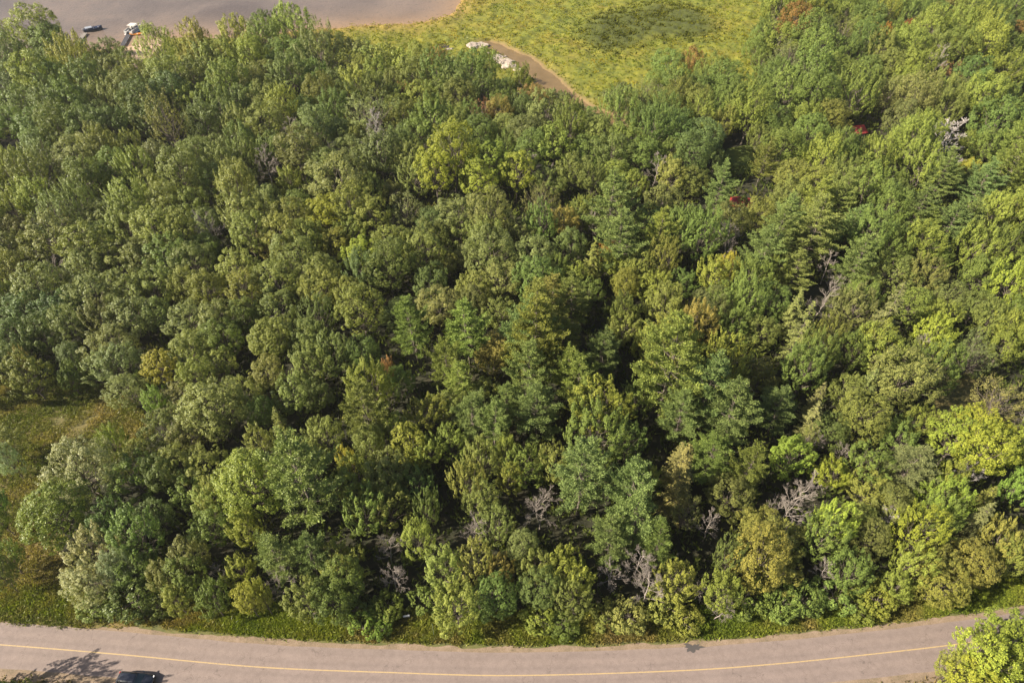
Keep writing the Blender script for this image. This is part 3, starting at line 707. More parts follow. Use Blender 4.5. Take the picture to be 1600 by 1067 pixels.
'K': (800, 500, "120 110 330 p py;80 300 250 p pg;330 300 180 p py;380 340 220 p py;490 200 200 p pd;150 480 290 p pg;500 470 290 m yg;480 620 310 m gr;680 420 180 m gr;640 680 200 m gr;900 130 290 m yo;880 290 380 p py;1100 400 320 p pg;1160 230 260 m yg;950 520 250 p pg;1200 540 290 p pd;940 760 170 s tn;930 890 210 s tn;1380 330 180 o do;1300 850 220 p py;80 790 220 m yg;230 800 180 o ol;390 870 330 p pw;740 880 180 m yg;650 950 300 p pg;160 980 120 d -;1200 980 220 o do"),
'L': (1200, 500, "280 200 200 m gr;200 290 220 m gr;460 190 180 m gr;600 160 220 m yg;760 230 170 m ol;860 180 110 d -;740 330 280 o ow;930 130 180 m yg;960 300 220 m gr;560 340 150 s gg;450 400 190 o ol;1160 190 220 t gg;1330 130 190 m yg;1290 430 240 t tg;270 440 120 s tn;270 530 170 s tn;60 480 220 p pd;350 620 150 o dk;520 530 240 o ol;870 580 200 m gr;750 640 200 m gr;1400 580 120 d -;230 670 90 t yp;260 690 120 d -;130 760 220 m bg;410 750 100 d -;380 860 200 m yb;560 800 240 m gr;570 930 200 m ol;800 790 250 p tn;1060 660 250 y yb;1210 620 260 y yb;1320 700 250 y yb;1180 760 250 y yb;1120 880 180 D -;120 960 200 d -;1000 920 160 m yg;960 1010 220 m bg;1390 940 180 m bg;1220 980 150 s ol;700 1000 220 o do"),
'M': (0, 767, "-10 150 140 m gr;30 370 160 o gr;0 470 120 o gg;500 330 300 w sv;490 500 260 w sv;600 170 220 m gr;760 260 250 m gr;740 400 200 o gr;650 430 150 w sv;760 580 240 b dk;860 120 170 o dk;1160 70 180 m yp;1150 200 200 o gr;1070 380 160 o bo;1240 480 130 d -;970 600 160 m yp;920 480 160 o gg;1050 470 200 o gr;1180 610 160 m gr;1380 230 180 m yg;1380 600 130 y ye;1330 430 160 m yg;530 640 130 b ol;880 640 120 b dk"),
'N': (400, 767, "110 330 250 p pg;290 350 180 p pg;110 490 180 d -;40 600 120 m yg;280 620 180 m ol;480 400 250 m yo;500 520 200 o gr;600 130 220 m gr;740 100 220 m ol;420 600 200 o gr;740 340 150 d -;760 480 170 d -;900 280 180 m yg;940 100 160 m gr;1190 250 170 d -;1240 60 180 m ol;1330 200 180 m ol;1040 440 180 m yp;1120 640 250 m yp;1240 430 200 m go;1350 440 150 m rg;1330 580 220 o gr;960 600 170 b gr;720 640 150 b gr;560 650 150 b dk;600 745 150 b bg;700 760 100 b bg"),
'O': (800, 767, "160 120 180 d -;50 330 180 o gg;560 270 250 p pg;700 150 290 p pg;830 310 180 p py;960 120 200 t bo;1090 200 160 d -;290 420 200 m yg;130 430 180 m ol;380 480 180 m yg;150 560 220 o dk;350 600 200 m ol;550 460 190 d -;700 400 210 d -;750 560 200 d -;140 700 140 b yg;280 740 130 b gr;650 690 190 b gg;530 700 150 b ol;850 620 180 b ol;920 500 200 m yo;950 700 180 b yo;1040 540 130 d -;1180 560 190 m yg;1150 660 130 d -;1200 380 180 m ol;1380 190 200 o go;1370 400 290 o go;1300 600 200 b gr"),
'P': (1200, 767, "60 260 260 o go;60 430 220 o go;90 90 240 d -;340 180 200 m yb;290 280 220 m gr;520 130 180 o ol;650 150 130 D -;580 250 200 o do;840 240 280 m yb;960 170 200 m gr;780 430 180 m yg;920 390 230 o go;950 510 240 o ol;1140 390 250 o go;1190 130 160 s tn;1330 280 220 m go;1380 380 180 m yo;460 460 200 m gr;300 480 130 d -;380 570 190 b gr;620 600 180 b yg;200 600 190 b gr;60 620 190 b gr;490 630 150 b gr;740 530 180 m yg;1300 800 240 y yb;1200 950 280 y yb;1390 930 280 y yb;1040 990 190 y yp;1150 1090 250 y yb;1350 1100 250 y yb"),
}
COLS = {
 'gr': ((0.098, 0.149, 0.025), 'green'), 'yg': ((0.199, 0.230, 0.030), 'yellow-green'), 'ol': ((0.148, 0.165, 0.036), 'olive'),
 'gg': ((0.165, 0.178, 0.062), 'grey-green'), 'dk': ((0.067, 0.100, 0.025), 'dark green'), 'do': ((0.093, 0.097, 0.028), 'dark olive'),
 'ye': ((0.337, 0.300, 0.028), 'yellow'), 'ru': ((0.20, 0.125, 0.050), 'rust-tinged'), 'rg': ((0.211, 0.159, 0.041), 'reddish olive'),
 'or': ((0.27, 0.15, 0.04), 'orange'), 'rd': ((0.30, 0.085, 0.035), 'red-orange'), 'pk': ((0.320, 0.170, 0.083), 'pinkish'),
 'wi': ((0.194, 0.089, 0.058), 'wine-brown'), 'pu': ((0.168, 0.105, 0.062), 'purplish brown'), 'bo': ((0.155, 0.145, 0.055), 'brown-olive'),
 'go': ((0.215, 0.20, 0.045), 'golden olive'), 'sv': ((0.235, 0.265, 0.165), 'silvery green'), 'tn': ((0.185, 0.180, 0.080), 'tan'),
 'yb': ((0.225, 0.265, 0.038), 'bright yellow-green'), 'yo': ((0.185, 0.194, 0.030), 'yellowish olive'), 'yp': ((0.236, 0.259, 0.055), 'pale yellow-green'),
 'bg': ((0.143, 0.227, 0.022), 'bright green'), 'am': ((0.235, 0.22, 0.035), 'amber-green'), 'pg': ((0.128, 0.180, 0.058), 'fresh green'),
 'pb': ((0.135, 0.207, 0.044), 'light green'), 'py': ((0.168, 0.203, 0.036), 'yellowish green'), 'pd': ((0.080, 0.125, 0.045), 'deep green'),
 'pw': ((0.152, 0.191, 0.063), 'pale grey-green'), 'po': ((0.202, 0.175, 0.041), 'orange-flecked olive'), 'tg': ((0.227, 0.194, 0.085), 'tan-grey'),
 'ow': ((0.211, 0.203, 0.062), 'pale olive'), '-': ((0.3, 0.3, 0.3), 'grey')}
KIND = {  # code: (variant family, object name, noun, category, height per radius, least/most height)
 'm': ('maple', 'maple_tree', 'maple', 'maple tree', 2.75, 8, 19), 'o': ('oak', 'oak_tree', 'round oak', 'oak tree', 2.6, 8, 18),
 'y': ('poplar', 'poplar_tree', 'poplar', 'poplar tree', 3.0, 9, 19), 'w': ('willow', 'willow_tree', 'willow', 'willow tree', 2.5, 8, 16),
 't': ('thin', 'ash_tree', 'thin ash', 'ash tree', 2.7, 8, 16), 'p': ('pine', 'pine_tree', 'white pine', 'pine tree', 3.6, 12, 26),
 's': ('spruce', 'spruce_tree', 'spruce', 'spruce tree', 5.0, 9, 17), 'd': ('dead', 'dead_tree', 'bare dead tree', 'dead tree', 3.0, 6, 13),
 'D': ('bleached', 'dead_tree', 'bleached dead tree', 'dead tree', 2.8, 6, 13), 'u': ('maple', 'young_tree', 'low young tree', 'young tree', 2.7, 7, 14), 'b': ('shrub', 'shrub', 'shrub', 'shrub', 1.6, 2.6, 6.5)}
BASE = {'maple': (5.2, 15), 'oak': (5.4, 14.5), 'poplar': (5.0, 16), 'willow': (5.4, 14), 'thin': (4.8, 14), 'pine': (5.0, 18), 'spruce': (2.7, 14), 'dead': (3.4, 11), 'bleached': (3.4, 11), 'shrub': (2.7, 4.6)}

trees = []      # x, y, radius, height, kind, colour key, px, py
def solve(px, py, wpx, k):
    fam, nm, noun, cat, hr, h0, h1 = KIND[k]
    h = 12.0
    for _ in range(5):
        zc = h * (0.55 if k in 'db' else 0.62)
        x, y = G(px, py, zc)
        _, _, dep = P(x, y, zc)
        r = wpx * dep / FPX / 2 * (1.10 if k in 'dD' else 1)
        h = min(max(r * hr, h0), h1)
    return x, y, r, h
def py_of(oy, b_): return oy + float(b_) / 3.5575
for key, (ox, oy, txt) in TILES.items():
    for ent in txt.split(';'):
        a, b_, w, k, c = ent.split()
        px, py, wp = ox + float(a) / 3.5575, oy + float(b_) / 3.5575, float(w) / 3.5575 * (1.08 + 0.12 * max(0, 1 - py_of(oy, b_) / 450))
        x, y, r, h = solve(px, py, wp, k)
        trees.append([x, y, r, h, k, c, px, py, False])
n_survey = len(trees)
# the trees between those: lower ones that fill the wood, their colour taken from the nearest neighbour
WOOD = [(-190, 90), (0, 75), (60, 60), (170, 92), (230, 100), (330, 78), (380, 62), (450, 55), (520, 95), (690, 106), (760, 122), (830, 145), (900, 185), (960, 192), (1010, 155), (1040, 118), (1100, 108), (1150, 140), (1175, 130), (1182, 40), (1195, -30), (1780, -40), (1780, 880), (1600, 890), (1450, 905), (1250, 928), (1000, 945), (600, 948), (300, 940), (125, 925), (105, 860), (75, 790), (150, 715), (230, 700), (240, 620), (120, 600), (0, 590), (-190, 590)]
LAWNS = [((1245 - 90 , 240), 34), ((20, 240), 26), ((1490, 640), 55), ((1337, 212), 16), ((1160, 318), 16), ((1275, 470), 30), ((905, 168), 26), ((865, 150), 18)]
rf = np.random.RandomState(11)
def crown_gap(x, y, r, k=0.68):
    A = np.array([(t[0], t[1], t[2]) for t in trees])
    d = np.hypot(A[:, 0] - x, A[:, 1] - y) - k * (A[:, 2] + r)
    return d.min(), int(np.argmin(d))
for it in range(15000):
    if len(trees) > n_survey + 240: break
    x = rf.uniform(-190, 235); y = rf.uniform(40, 330)
    px, py, _ = P(x, y, 7.5)
    if not (-170 < px < 1760 and -30 < py < 950): continue
    if not in_poly(np.array([px]), np.array([py]), WOOD)[0]: continue
    if any(math.hypot(px - q[0][0], py - q[0][1]) < q[1] for q in LAWNS): continue
    r = rf.uniform(2.9, 4.6)
    g, i = crown_gap(x, y, r)
    if g < 0: continue
    src = trees[i]
    k = src[4] if src[4] in 'moypt' else rf.choice(list('mo'))
    c = src[5] if src[5] in ('gr', 'yg', 'ol', 'gg', 'dk', 'do', 'yo', 'pg', 'py', 'bo') else rf.choice(['gr', 'ol', 'dk'])
    if k == 'y' and rf.rand() < 0.6: k = 'o'
    if k in 'mo': k = 'u'
    trees.append([x, y, r, r * rf.uniform(2.4, 3.0), k, c, px, py, True])

# nothing tall stands between the camera and the two red roofs
for tx_, ty_ in ((1336, 203), (1157, 313), (800, 90), (820, 100), (845, 120), (872, 140), (892, 156), (212, 78), (133, 60), (1484, 222), (1484, 236), (685, 74)):
    yc = G(tx_, ty_, 2.5)[1]
    for t in trees:
        if t[4] == 'D': continue
        for _ in range(7):
            q = P(t[0], t[1], t[3] * 0.6); hw = t[2] * FPX / q[2]; hv = t[3] * 0.42 * FPX / q[2]
            if t[1] < yc + 3 and abs(q[0] - tx_) < hw * 0.95 + 4 and -hv - 3 < q[1] - ty_ < hv + 3: t[2] *= 0.85; t[3] *= 0.85
            else: break
for gx_, gy_, r_, h_ in ((45, 1132, 3.0, 9.2), (-25, 1104, 3.0, 8.8), (95, 1155, 2.5, 7.2), (262, 1152, 2.5, 7.6)):   # across the road, at the frame's lower left edge: their shade lies on the asphalt
    x, y = G(gx_, gy_); q = P(x, y, h_ * 0.6)
    trees.append([x, y, r_, h_, 'm', 'ol', q[0], q[1], False])
# --- labels ------------------------------------------------------------------
SPOTS = [((213, 1050), 'dark parked car'), ((635, 962), 'small white roadside board'), ((207, 45), 'pontoon boat'), ((135, 52), 'dark blue boat'),
 ((745, 73), 'pale rock slab'), ((792, 100), 'chain of pale rocks'), ((930, 170), 'lower end of the stream'), ((1337, 206), 'red-roofed cabin'), ((1157, 315), 'half-hidden red shed'),
 ((1155, 245), 'small sunlit lawn'), ((25, 240), 'small shady lawn'), ((120, 660), 'dry-grass clearing'), ((50, 850), 'brown track'), ((1490, 625), 'brown gap at the right'),
 ((1484, 228), 'white fan-shaped dead tree'), ((730, 270), 'big bright poplar clump'), ((1525, 700), 'huge bright poplar'), ((1060, 590), 'tall long-boughed pine'), ((470, 760), 'largest white pine near the road'),
 ((910, 750), 'pale grey-green pine'), ((130, 745), 'big silvery willow'), ((1215, 850), 'golden roadside oak'), ((612, 890), 'three roadside dead trees'), ((990, 890), 'roadside dead tree tangle'),
 ((335, 370), 'pink-grey dead tree'), ((1240, 480), 'pair of narrow grey spruces'), ((1060, 740), 'tan half-bare spruce'), ((745, 170), 'wine-brown tree'), ((1245, 42), 'rust-tinged meadow maple'),
 ((1415, 48), 'small red-orange tree'), ((410, 60), 'tallest lakeshore maples'), ((250, 580), 'yellow poplar'), ((835, 265), 'pinkish dead tree'), ((840, 310), 'brown thin-leaved ash'),
 ((1280, 430), 'dark gap with dead trunks'), ((1225, 790), 'dead tree behind golden oak'), ((585, 212), 'whitish dead tree'), ((1500, 1000), 'poplars across the road'), ((1560, 610), 'tan-grey ash'), ((700, 540), 'light green pines'),
 ((330, 660), 'large grey-green oak'), ((560, 380), 'row of yellowish poplars'), ((170, 480), 'shaded grey-green oaks'), ((950, 640), 'crisp yellow-green maple'), ((1400, 590), 'large pale olive oak')]
def sizeword(t):
    r = t[2]
    if t[4] == 'b': return 'small' if r < 2.2 else 'broad'
    return 'slim' if r < 2.7 else 'small' if r < 3.7 else 'mid-sized' if r < 5.0 else 'large' if r < 6.6 else 'very large'
def bearing(px, py, qx, qy):
    dx, dy = px - qx, (py - qy) * 1.25
    a = (math.degrees(math.atan2(-dy, dx)) + 360) % 360
    return ['right of', 'behind-right of', 'behind', 'behind-left of', 'left of', 'front-left of', 'in front of', 'front-right of'][int((a + 22.5) // 45) % 8]
ORD = ['', 'second', 'third', 'fourth', 'fifth', 'sixth', 'seventh', 'eighth', 'ninth', 'tenth', 'eleventh', 'twelfth', 'thirteenth', 'fourteenth', 'fifteenth', 'sixteenth', 'seventeenth', 'eighteenth', 'nineteenth', 'twentieth']
def look(t):
    noun = KIND[t[4]][2]
    return f"{sizeword(t)} {noun}" if t[4] in 'dD' else f"{sizeword(t)} {COLS[t[5]][1]} {noun}"
def write_labels(ts):
    """look + where it stands from a landmark; the rank counts every tree of the same look in that direction"""
    lk = [look(t) for t in ts]; sec = {}
    for j, sp in enumerate(SPOTS):
        for i, t in enumerate(ts):
            d = (t[6] - sp[0][0]) ** 2 + ((t[7] - sp[0][1]) * 1.25) ** 2
            if d < 420 ** 2: sec.setdefault((lk[i], j, bearing(t[6], t[7], *sp[0])), []).append((d, i))
    best = {}
    for (l, j, rel), mem in sec.items():
        mem.sort()
        for q, (d, i) in enumerate(mem):
            cost = q * 60 + math.sqrt(d) * 0.8
            if q < len(ORD) and (i not in best or cost < best[i][0]):
                best[i] = (cost, f"{l} {rel} the {SPOTS[j][1]}" + ('' if len(mem) == 1 else f", {ORD[q] + ' ' if q else ''}nearest"))
    return {i: v[1] for i, v in best.items()}
labels = write_labels(trees)
OWN = {}        # the few trees that stand out have a label of their own
def own(px, py, k, text):
    best = min((i for i, t in enumerate(trees) if (t[4] in k) and not t[8] and i not in OWN), key=lambda i: (trees[i][6] - px) ** 2 + (trees[i][7] - py) ** 2)
    OWN[best] = text
own(1484, 228, 'D', 'white bare dead tree spread like a fan above green crowns')
own(1060, 585, 'p', 'tall yellowish white pine with long layered boughs, centre right of the wood')
own(470, 753, 'p', 'largest dark-tiered white pine near the road, left of centre')
own(910, 745, 'p', 'pale grey-green white pine behind the tangle of dead roadside trees')
own(126, 739, 'w', 'big silvery willow leaning out over the dry-grass clearing')
own(135, 860, 'w', 'silvery willow at the road end of the brown track')
own(745, 168, 't', 'wine-brown thin tree between green maples near the stream')
own(1245, 37, 'm', 'rust-tinged maple at the wood edge beside the green meadow')
own(1415, 49, 'm', 'small red-orange maple among yellow-green ones at the top right')
own(1425, 39, 'm', 'tiny orange maple touching the small red-orange one')
own(250, 570, 'y', 'glowing yellow poplar standing over the edge of the dry-grass clearing')
own(334, 371, 'd', 'pink-grey bare dead tree in a dark gap among olive poplars')
own(834, 264, 'd', 'pinkish bare dead tree right of the bright poplar clump')
own(612, 863, 'd', 'tall bare dead tree with drooping twigs just above the white board')
own(614, 902, 'd', 'lower bare dead tree leaning over the white roadside board')
own(734, 837, 'd', 'small star-shaped bare dead tree in a dark roadside gap')
own(1225, 792, 'd', 'grey many-branched dead tree behind the golden roadside oak')
own(1248, 472, 's', 'narrow grey-green spruce beside the dark gap with dead trunks')
own(1253, 514, 's', 'grey-green spruce in front of its narrow twin')
own(1061, 750, 's', 'tan half-bare spruce with a fuller crown in front of the tall pine')
own(1064, 714, 's', 'tan spruce tip just behind the half-bare tan spruce')
own(1217, 840, 'o', 'golden olive oak with a full round crown near the road')
own(1514, 1014, 'y', 'sunlit poplar across the road at the lower right')
own(712, 250, 'y', 'left crown of the big bright yellow-green poplar clump')
own(763, 253, 'y', 'right crown of the big bright yellow-green poplar clump')
own(1515, 1014, 'D', 'bleached dead tree with twisted white limbs under the huge roadside poplar')
own(859, 42, 'm', 'yellow maple overhanging the muddy stream') if False else None
labels.update(OWN)

SUB = {'m': 'leafy maples of the mixed wood', 'o': 'round-crowned oaks of the mixed wood', 'y': 'billowy poplars of the mixed wood', 'w': 'silvery willows of the wood edge',
 't': 'thin-leaved ashes of the mixed wood', 'p': 'white pines of the mixed wood', 's': 'narrow spruces of the mixed wood', 'd': 'bare dead trees in the wood', 'D': 'bare dead trees in the wood', 'b': 'shrubs along the wood edge', 'u': 'lower young trees between the tall ones'}
rt = np.random.RandomState(5)
for i, (x, y, r, h, k, c, px, py, fill) in enumerate(trees):
    if fill and i not in labels: continue
    fam, nm, noun, cat, *_ = KIND[k]
    if k == 'u' and rt.rand() < 0.5: fam = 'oak'
    if k == 'm' and y > 150 and rt.rand() < 0.4: fam = 'oak'
    br, bh = BASE[fam]
    vs = VAR[fam]; v = vs[rt.randint(len(vs))]
    root = empty(nm, (x, y, 0), rt.uniform(0, 6.28))
    s = r / br; sz = h / bh * rt.uniform(0.86, 1.2)
    root.scale = (s * rt.uniform(0.86, 1.16), s * rt.uniform(0.86, 1.16), sz) if k not in 'ps' else (s, s, sz)
    root.rotation_euler.x = rt.normal(0, 0.03); root.rotation_euler.y = rt.normal(0, 0.03)
    set_tag(root, labels.get(i) or look(trees[i]) + ' just outside the picture, ' + ('across the road' if y < 40 else 'by the road bend'), cat, SUB[k])
    a = link('trunk', v[0], root)
    b2 = link('branches' if k in 'dD' else 'crown', v[1], root)
    if k not in 'dD':
        mx = 0.12 if c in ('ru', 'rd', 'or', 'wi', 'pk', 'tn', 'pu', 'sv') else 0.20 if c == 'yb' else 0.42
        cc_ = [(q_ * (1 - mx) + m_ * mx) * f_ for q_, m_, f_ in zip(COLS[c][0], (0.148, 0.185, 0.078), (1.19, 1.18, 1.04))]; j = rt.normal(0, 0.10); hsh = rt.normal(0, 0.05)
        b2.color = (cc_[0] * (1 + j + hsh), cc_[1] * (1 + j), cc_[2] * (1 + j - hsh), 1)
# ------------------------------------------------------------------ small growth: one mass each
def tuft_mass(name, pts, mat, hmin, hmax, wid, nb, seed, kindlabel=None):
    """grass and herbs: nb slanting blades or leaves at every point"""
    rs = np.random.RandomState(seed)
    pts = np.asarray(pts); n = len(pts)
    B = np.repeat(pts, nb, axis=0); m = len(B)
    B = B + np.c_[rs.normal(0, 0.16, (m, 2)), np.zeros(m)]
    h = rs.uniform(hmin, hmax, m) * np.repeat(rs.uniform(0.6, 1.2, n), nb)
    lean = rs.normal(0, 0.45, (m, 2)) * h[:, None]
    a = rs.rand(m) * 6.28; w = wid * rs.uniform(0.6, 1.4, m)
    s = np.c_[np.cos(a), np.sin(a), np.zeros(m)] * w[:, None] * 0.5
    top = B + np.c_[lean, h]; mid = B + np.c_[lean * 0.35, h * 0.6]
    V = np.empty((m, 4, 3)); V[:, 0] = B; V[:, 1] = mid + s; V[:, 2] = top; V[:, 3] = mid - s
    F = np.arange(m * 4).reshape(m, 4)
    var = np.clip(np.repeat(rs.normal(0.45, 0.2, n), nb) + rs.normal(0, 0.12, m), 0, 1)
    o = link(name, mesh_np(name, V.reshape(-1, 3), F, mat, {'leaf_var': ('FACE', var)}))
    return set_tag(o, kindlabel, kindlabel and name.replace('_', ' '), None, 'stuff')

rg = np.random.RandomState(21)
# marsh grass over the meadow
M_MARSHG = leaf_material('marsh_grass_blades', 0.4, [(0.32, (0.10, 0.14, 0.010)), (0.45, (0.16, 0.19, 0.012)), (0.56, (0.235, 0.22, 0.016)), (0.68, (0.27, 0.18, 0.028))])
n = 150000
x = rg.uniform(-75, 215, n); y = rg.uniform(172, 400, n)
pxx = 800 + FPX * x / (y * _cp + CAM_H * _sp); pyy = 533.5 - FPX * (y * _sp - CAM_H * _cp) / (y * _cp + CAM_H * _sp)
near_wood = in_poly(pxx, pyy, [(1195, 200), (1190, -60), (1900, -60), (1900, 400), (1200, 400)])
dshore = dist_line(x, y, SHW); inp = in_poly(pxx + (fbm(x * .06, y * .06) - .5) * 40, pyy, patch_poly)
ok = (pxx > 430) & (pxx < 1290) & (pyy > -40) & (pyy < 215) & ~in_poly(x, y, lake_poly) & ~in_poly(x, y, st_poly) & (dist_line(x, y, st_poly, True) > 0.7) & ~near_wood & (dshore > 0.8)
g = ok & (~inp | (rg.rand(n) < 0.3)) & (fbm(x * 0.25, y * 0.25) > 0.25 + 0.25 * rg.rand(n))
tuft_mass('marsh_grass', np.c_[x, y, 0.15 + 1.7 * fbm(x * 0.38, y * 0.38, 3) ** 2.2][g], M_MARSHG, 0.2, 0.6, 0.24, 3, 1, 'yellow-green marsh grass covering the meadow beside the lake')
M_SEDGE = leaf_material('dark_sedge_blades', 0.25, [(0.3, (0.060, 0.076, 0.008)), (0.7, (0.105, 0.110, 0.012))])
n2 = 46000; x2 = rg.uniform(10, 110, n2); y2 = rg.uniform(220, 330, n2)
i2 = in_poly(800 + FPX * x2 / (y2 * _cp + CAM_H * _sp) + (fbm(x2 * .06, y2 * .06) - .5) * 30, 533.5 - FPX * (y2 * _sp - CAM_H * _cp) / (y2 * _cp + CAM_H * _sp) + (fbm(x2 * .06 + 9, y2 * .06) - .5) * 12, patch_poly) & (fbm(x2 * 0.2, y2 * 0.2) > 0.30)
x2 = x2 + rg.normal(0, 3.6, n2); y2 = y2 + rg.normal(0, 4.6, n2)
tuft_mass('sedge', np.c_[x2, y2, np.full(n2, 0.3)][i2], M_SEDGE, 0.5, 1.2, 0.28, 4, 2, 'dark brown-green sedge patch in the middle of the bright meadow')

# weedy verge along the road
M_WEED = leaf_material('verge_weeds', 0.4, [(0.32, (0.12, 0.17, 0.024)), (0.46, (0.19, 0.23, 0.032)), (0.57, (0.20, 0.19, 0.05)), (0.72, (0.25, 0.18, 0.08))])
def along(n, o0, o1, seed, dens=None):
    rs = np.random.RandomState(seed)
    i = rs.randint(40, len(CLW) - 60, n); f = rs.rand(n)
    p = CLW[i] * (1 - f[:, None]) + CLW[i + 1] * f[:, None]
    o = rs.uniform(o0, o1, n)
    p = p + nor[i] * o[:, None]
    return p, o
pv, ov = along(70000, 3.2, 8.2, 5)
qx = 800 + FPX * pv[:, 0] / (pv[:, 1] * _cp + CAM_H * _sp)
fb = fbm(pv[:, 0] * 0.4, pv[:, 1] * 0.4)
keepv2 = (ov > 3.45 + 1.3 * (fb - 0.3)) & (rg.rand(len(ov)) < np.clip((ov - 3.4) * 0.9, 0.06, 1)) & ((qx > 260) | (rg.rand(len(qx)) < 0.25)) & (pv[:, 0] > -95) & (pv[:, 0] < 90)
tuft_mass('verge_weeds', np.c_[pv, np.full(len(pv), 0.0)][keepv2], M_WEED, 0.10, 0.50, 0.13, 5, 6, 'bright green weeds along the far side of the road')
pv, ov = along(14000, -11, -3.6, 8)
kk = rg.rand(len(ov)) < np.clip((-ov - 3.4), 0.05, 1)
M_DRYG = leaf_material('dry_verge_grass', 0.3, [(0.3, (0.07, 0.085, 0.02)), (0.55, (0.14, 0.125, 0.035)), (0.72, (0.22, 0.16, 0.07))])
tuft_mass('verge_grass', np.c_[pv, np.full(len(pv), 0.0)][kk], M_DRYG, 0.12, 0.4, 0.14, 4, 9, 'olive grass along the near side of the road')
# clearing
n3 = 90000
xs = [q[0] for q in clear_w]; ys = [q[1] for q in clear_w]
x3 = rg.uniform(max(min(xs), -125), max(xs), n3); y3 = rg.uniform(min(ys), max(ys), n3)
k3 = in_poly(x3, y3, clear_w) & (fbm(x3 * 0.22 + 3, y3 * 0.22) > 0.18 + 0.3 * rg.rand(n3))
M_CLG = leaf_material('clearing_grass', 0.3, [(0.30, (0.085, 0.115, 0.026)), (0.46, (0.145, 0.165, 0.040)), (0.57, (0.22, 0.20, 0.065)), (0.72, (0.31, 0.245, 0.11))])
tuft_mass('dry_grass', np.c_[x3, y3, np.full(n3, 0.08)][k3], M_CLG, 0.10, 0.42, 0.12, 5, 12, 'mixed green and dry golden grass covering the clearing')
# undergrowth beneath the trees
n4 = 90000
x4 = rg.uniform(-150, 200, n4); y4 = rg.uniform(38, 300, n4)
px4 = 800 + FPX * x4 / (y4 * _cp + CAM_H * _sp); py4 = 533.5 - FPX * (y4 * _sp - CAM_H * _cp) / (y4 * _cp + CAM_H * _sp)
lim = [(a_, b_ + 14) for a_, b_ in WOOD]
k4 = in_poly(px4, py4, lim) & (fbm(x4 * 0.16, y4 * 0.16) > 0.22) & (dist_line(x4, y4, CLl) > 6.6) & ~in_poly(x4, y4, clear_w) & ~in_poly(x4, y4, st_poly) & ~in_poly(x4, y4, lake_poly)
for (lx_, ly_), rr_ in LAWNS: k4 &= np.hypot(px4 - lx_, py4 - ly_) > rr_ * 0.8
hgt = fbm(x4 * 0.3 + 7, y4 * 0.3) * 1.8
M_UND = leaf_material('undergrowth_leaves', 0.3, [(0.3, (0.06, 0.085, 0.02)), (0.55, (0.10, 0.125, 0.03)), (0.75, (0.13, 0.11, 0.04))])
tuft_mass('undergrowth', np.c_[x4, y4, hgt][k4], M_UND, 0.4, 1.4, 0.34, 5, 14, 'low leafy undergrowth on the forest floor')

# dark flat blotch with a ragged outline at the far edge of the road
m_st, nt, b = new_mat('dark_road_blotch'); b.inputs['Base Color'].default_value = (0.055, 0.05, 0.05, 1); b.inputs['Roughness'].default_value = 0.7
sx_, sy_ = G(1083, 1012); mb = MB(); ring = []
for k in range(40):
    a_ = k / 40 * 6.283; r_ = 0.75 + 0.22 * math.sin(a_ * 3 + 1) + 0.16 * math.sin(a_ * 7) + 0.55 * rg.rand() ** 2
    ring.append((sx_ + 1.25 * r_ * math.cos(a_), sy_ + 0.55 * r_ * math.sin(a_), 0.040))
mb.add([(sx_, sy_, 0.040)] + ring, [(0, 1 + k, 1 + (k + 1) % 40) for k in range(40)]); set_tag(mb.build('road_blotch', m_st), kind='structure')

# ------------------------------------------------------------------ rocks
import mathutils
M_ROCK, nt, b = new_mat('pale_granite')
tc = N(nt, 'ShaderNodeTexCoord')
rc = ramp(nt, [(0.3, (0.14, 0.115, 0.09)), (0.5, (0.32, 0.27, 0.225)), (0.7, (0.46, 0.40, 0.34))], noise(nt, 1.1, 8, 0.7, tc.outputs['Object']))
nt.links.new(rc, b.inputs['Base Color']); b.inputs['Roughness'].default_value = 0.9
bp = N(nt, 'ShaderNodeBump'); bp.inputs['Strength'].default_value = 0.7; bp.inputs['Distance'].default_value = 0.12
nt.links.new(noise(nt, 2.5, 8, 0.7, tc.outputs['Object']), bp.inputs['Height']); nt.links.new(bp.outputs[0], b.inputs['Normal'])
import bmesh
def rock(px, py, w, d, h, rz, seed, label):
    bm = bmesh.new(); bmesh.ops.create_icosphere(bm, subdivisions=4, radius=1.0)
    off = Vector((seed * 3.7, seed * 1.3, 0))
    for v in bm.verts:
        p0 = v.co.copy()
        q = mathutils.noise.noise(p0 * 0.9 + off) * 0.45 + mathutils.noise.noise(p0 * 2.3 + off) * 0.22 + mathutils.noise.noise(p0 * 6 + off) * 0.07
        p0 = p0 * (1 + q)
        p0.z = round(p0.z * 3.2) / 3.2 * 0.45 + p0.z * 0.55        # bedding steps
        v.co = Vector((p0.x * w * 0.62, p0.y * d * 0.62, max(p0.z, -0.3) * h))
    me = bpy.data.meshes.new('rock'); bm.to_mesh(me); bm.free(); me.materials.append(M_ROCK)
    x, y = G(px, py); o = link('rock', me, None, (x, y, 0.1)); o.rotation_euler.z = rz
    set_tag(o, label, 'rock', 'pale rocks along the stream')
rock(739, 76, 6.0, 5.4, 1.2, 0.2, 1, 'broad pale rock slab left of the stream head')
rock(754, 72, 2.6, 3.2, 0.7, 0.9, 2, 'low pale rock touching the right end of the broad slab')
rock(768, 87, 2.6, 3.6, 0.8, 0.4, 3, 'small pale rock at the start of the rock chain')
rock(778, 93, 3.6, 4.0, 1.1, 2.2, 4, 'second rock of the chain, rounded and pale')
rock(788, 99, 3.4, 4.4, 1.2, 1.9, 5, 'middle rock of the chain beside the muddy stream')
rock(797, 106, 4.2, 3.8, 1.3, 0.3, 6, 'largest rock of the chain, fourth along the bank')
rock(808, 112, 2.8, 3.0, 0.9, 1.2, 7, 'last rock of the chain, nearest the trees')
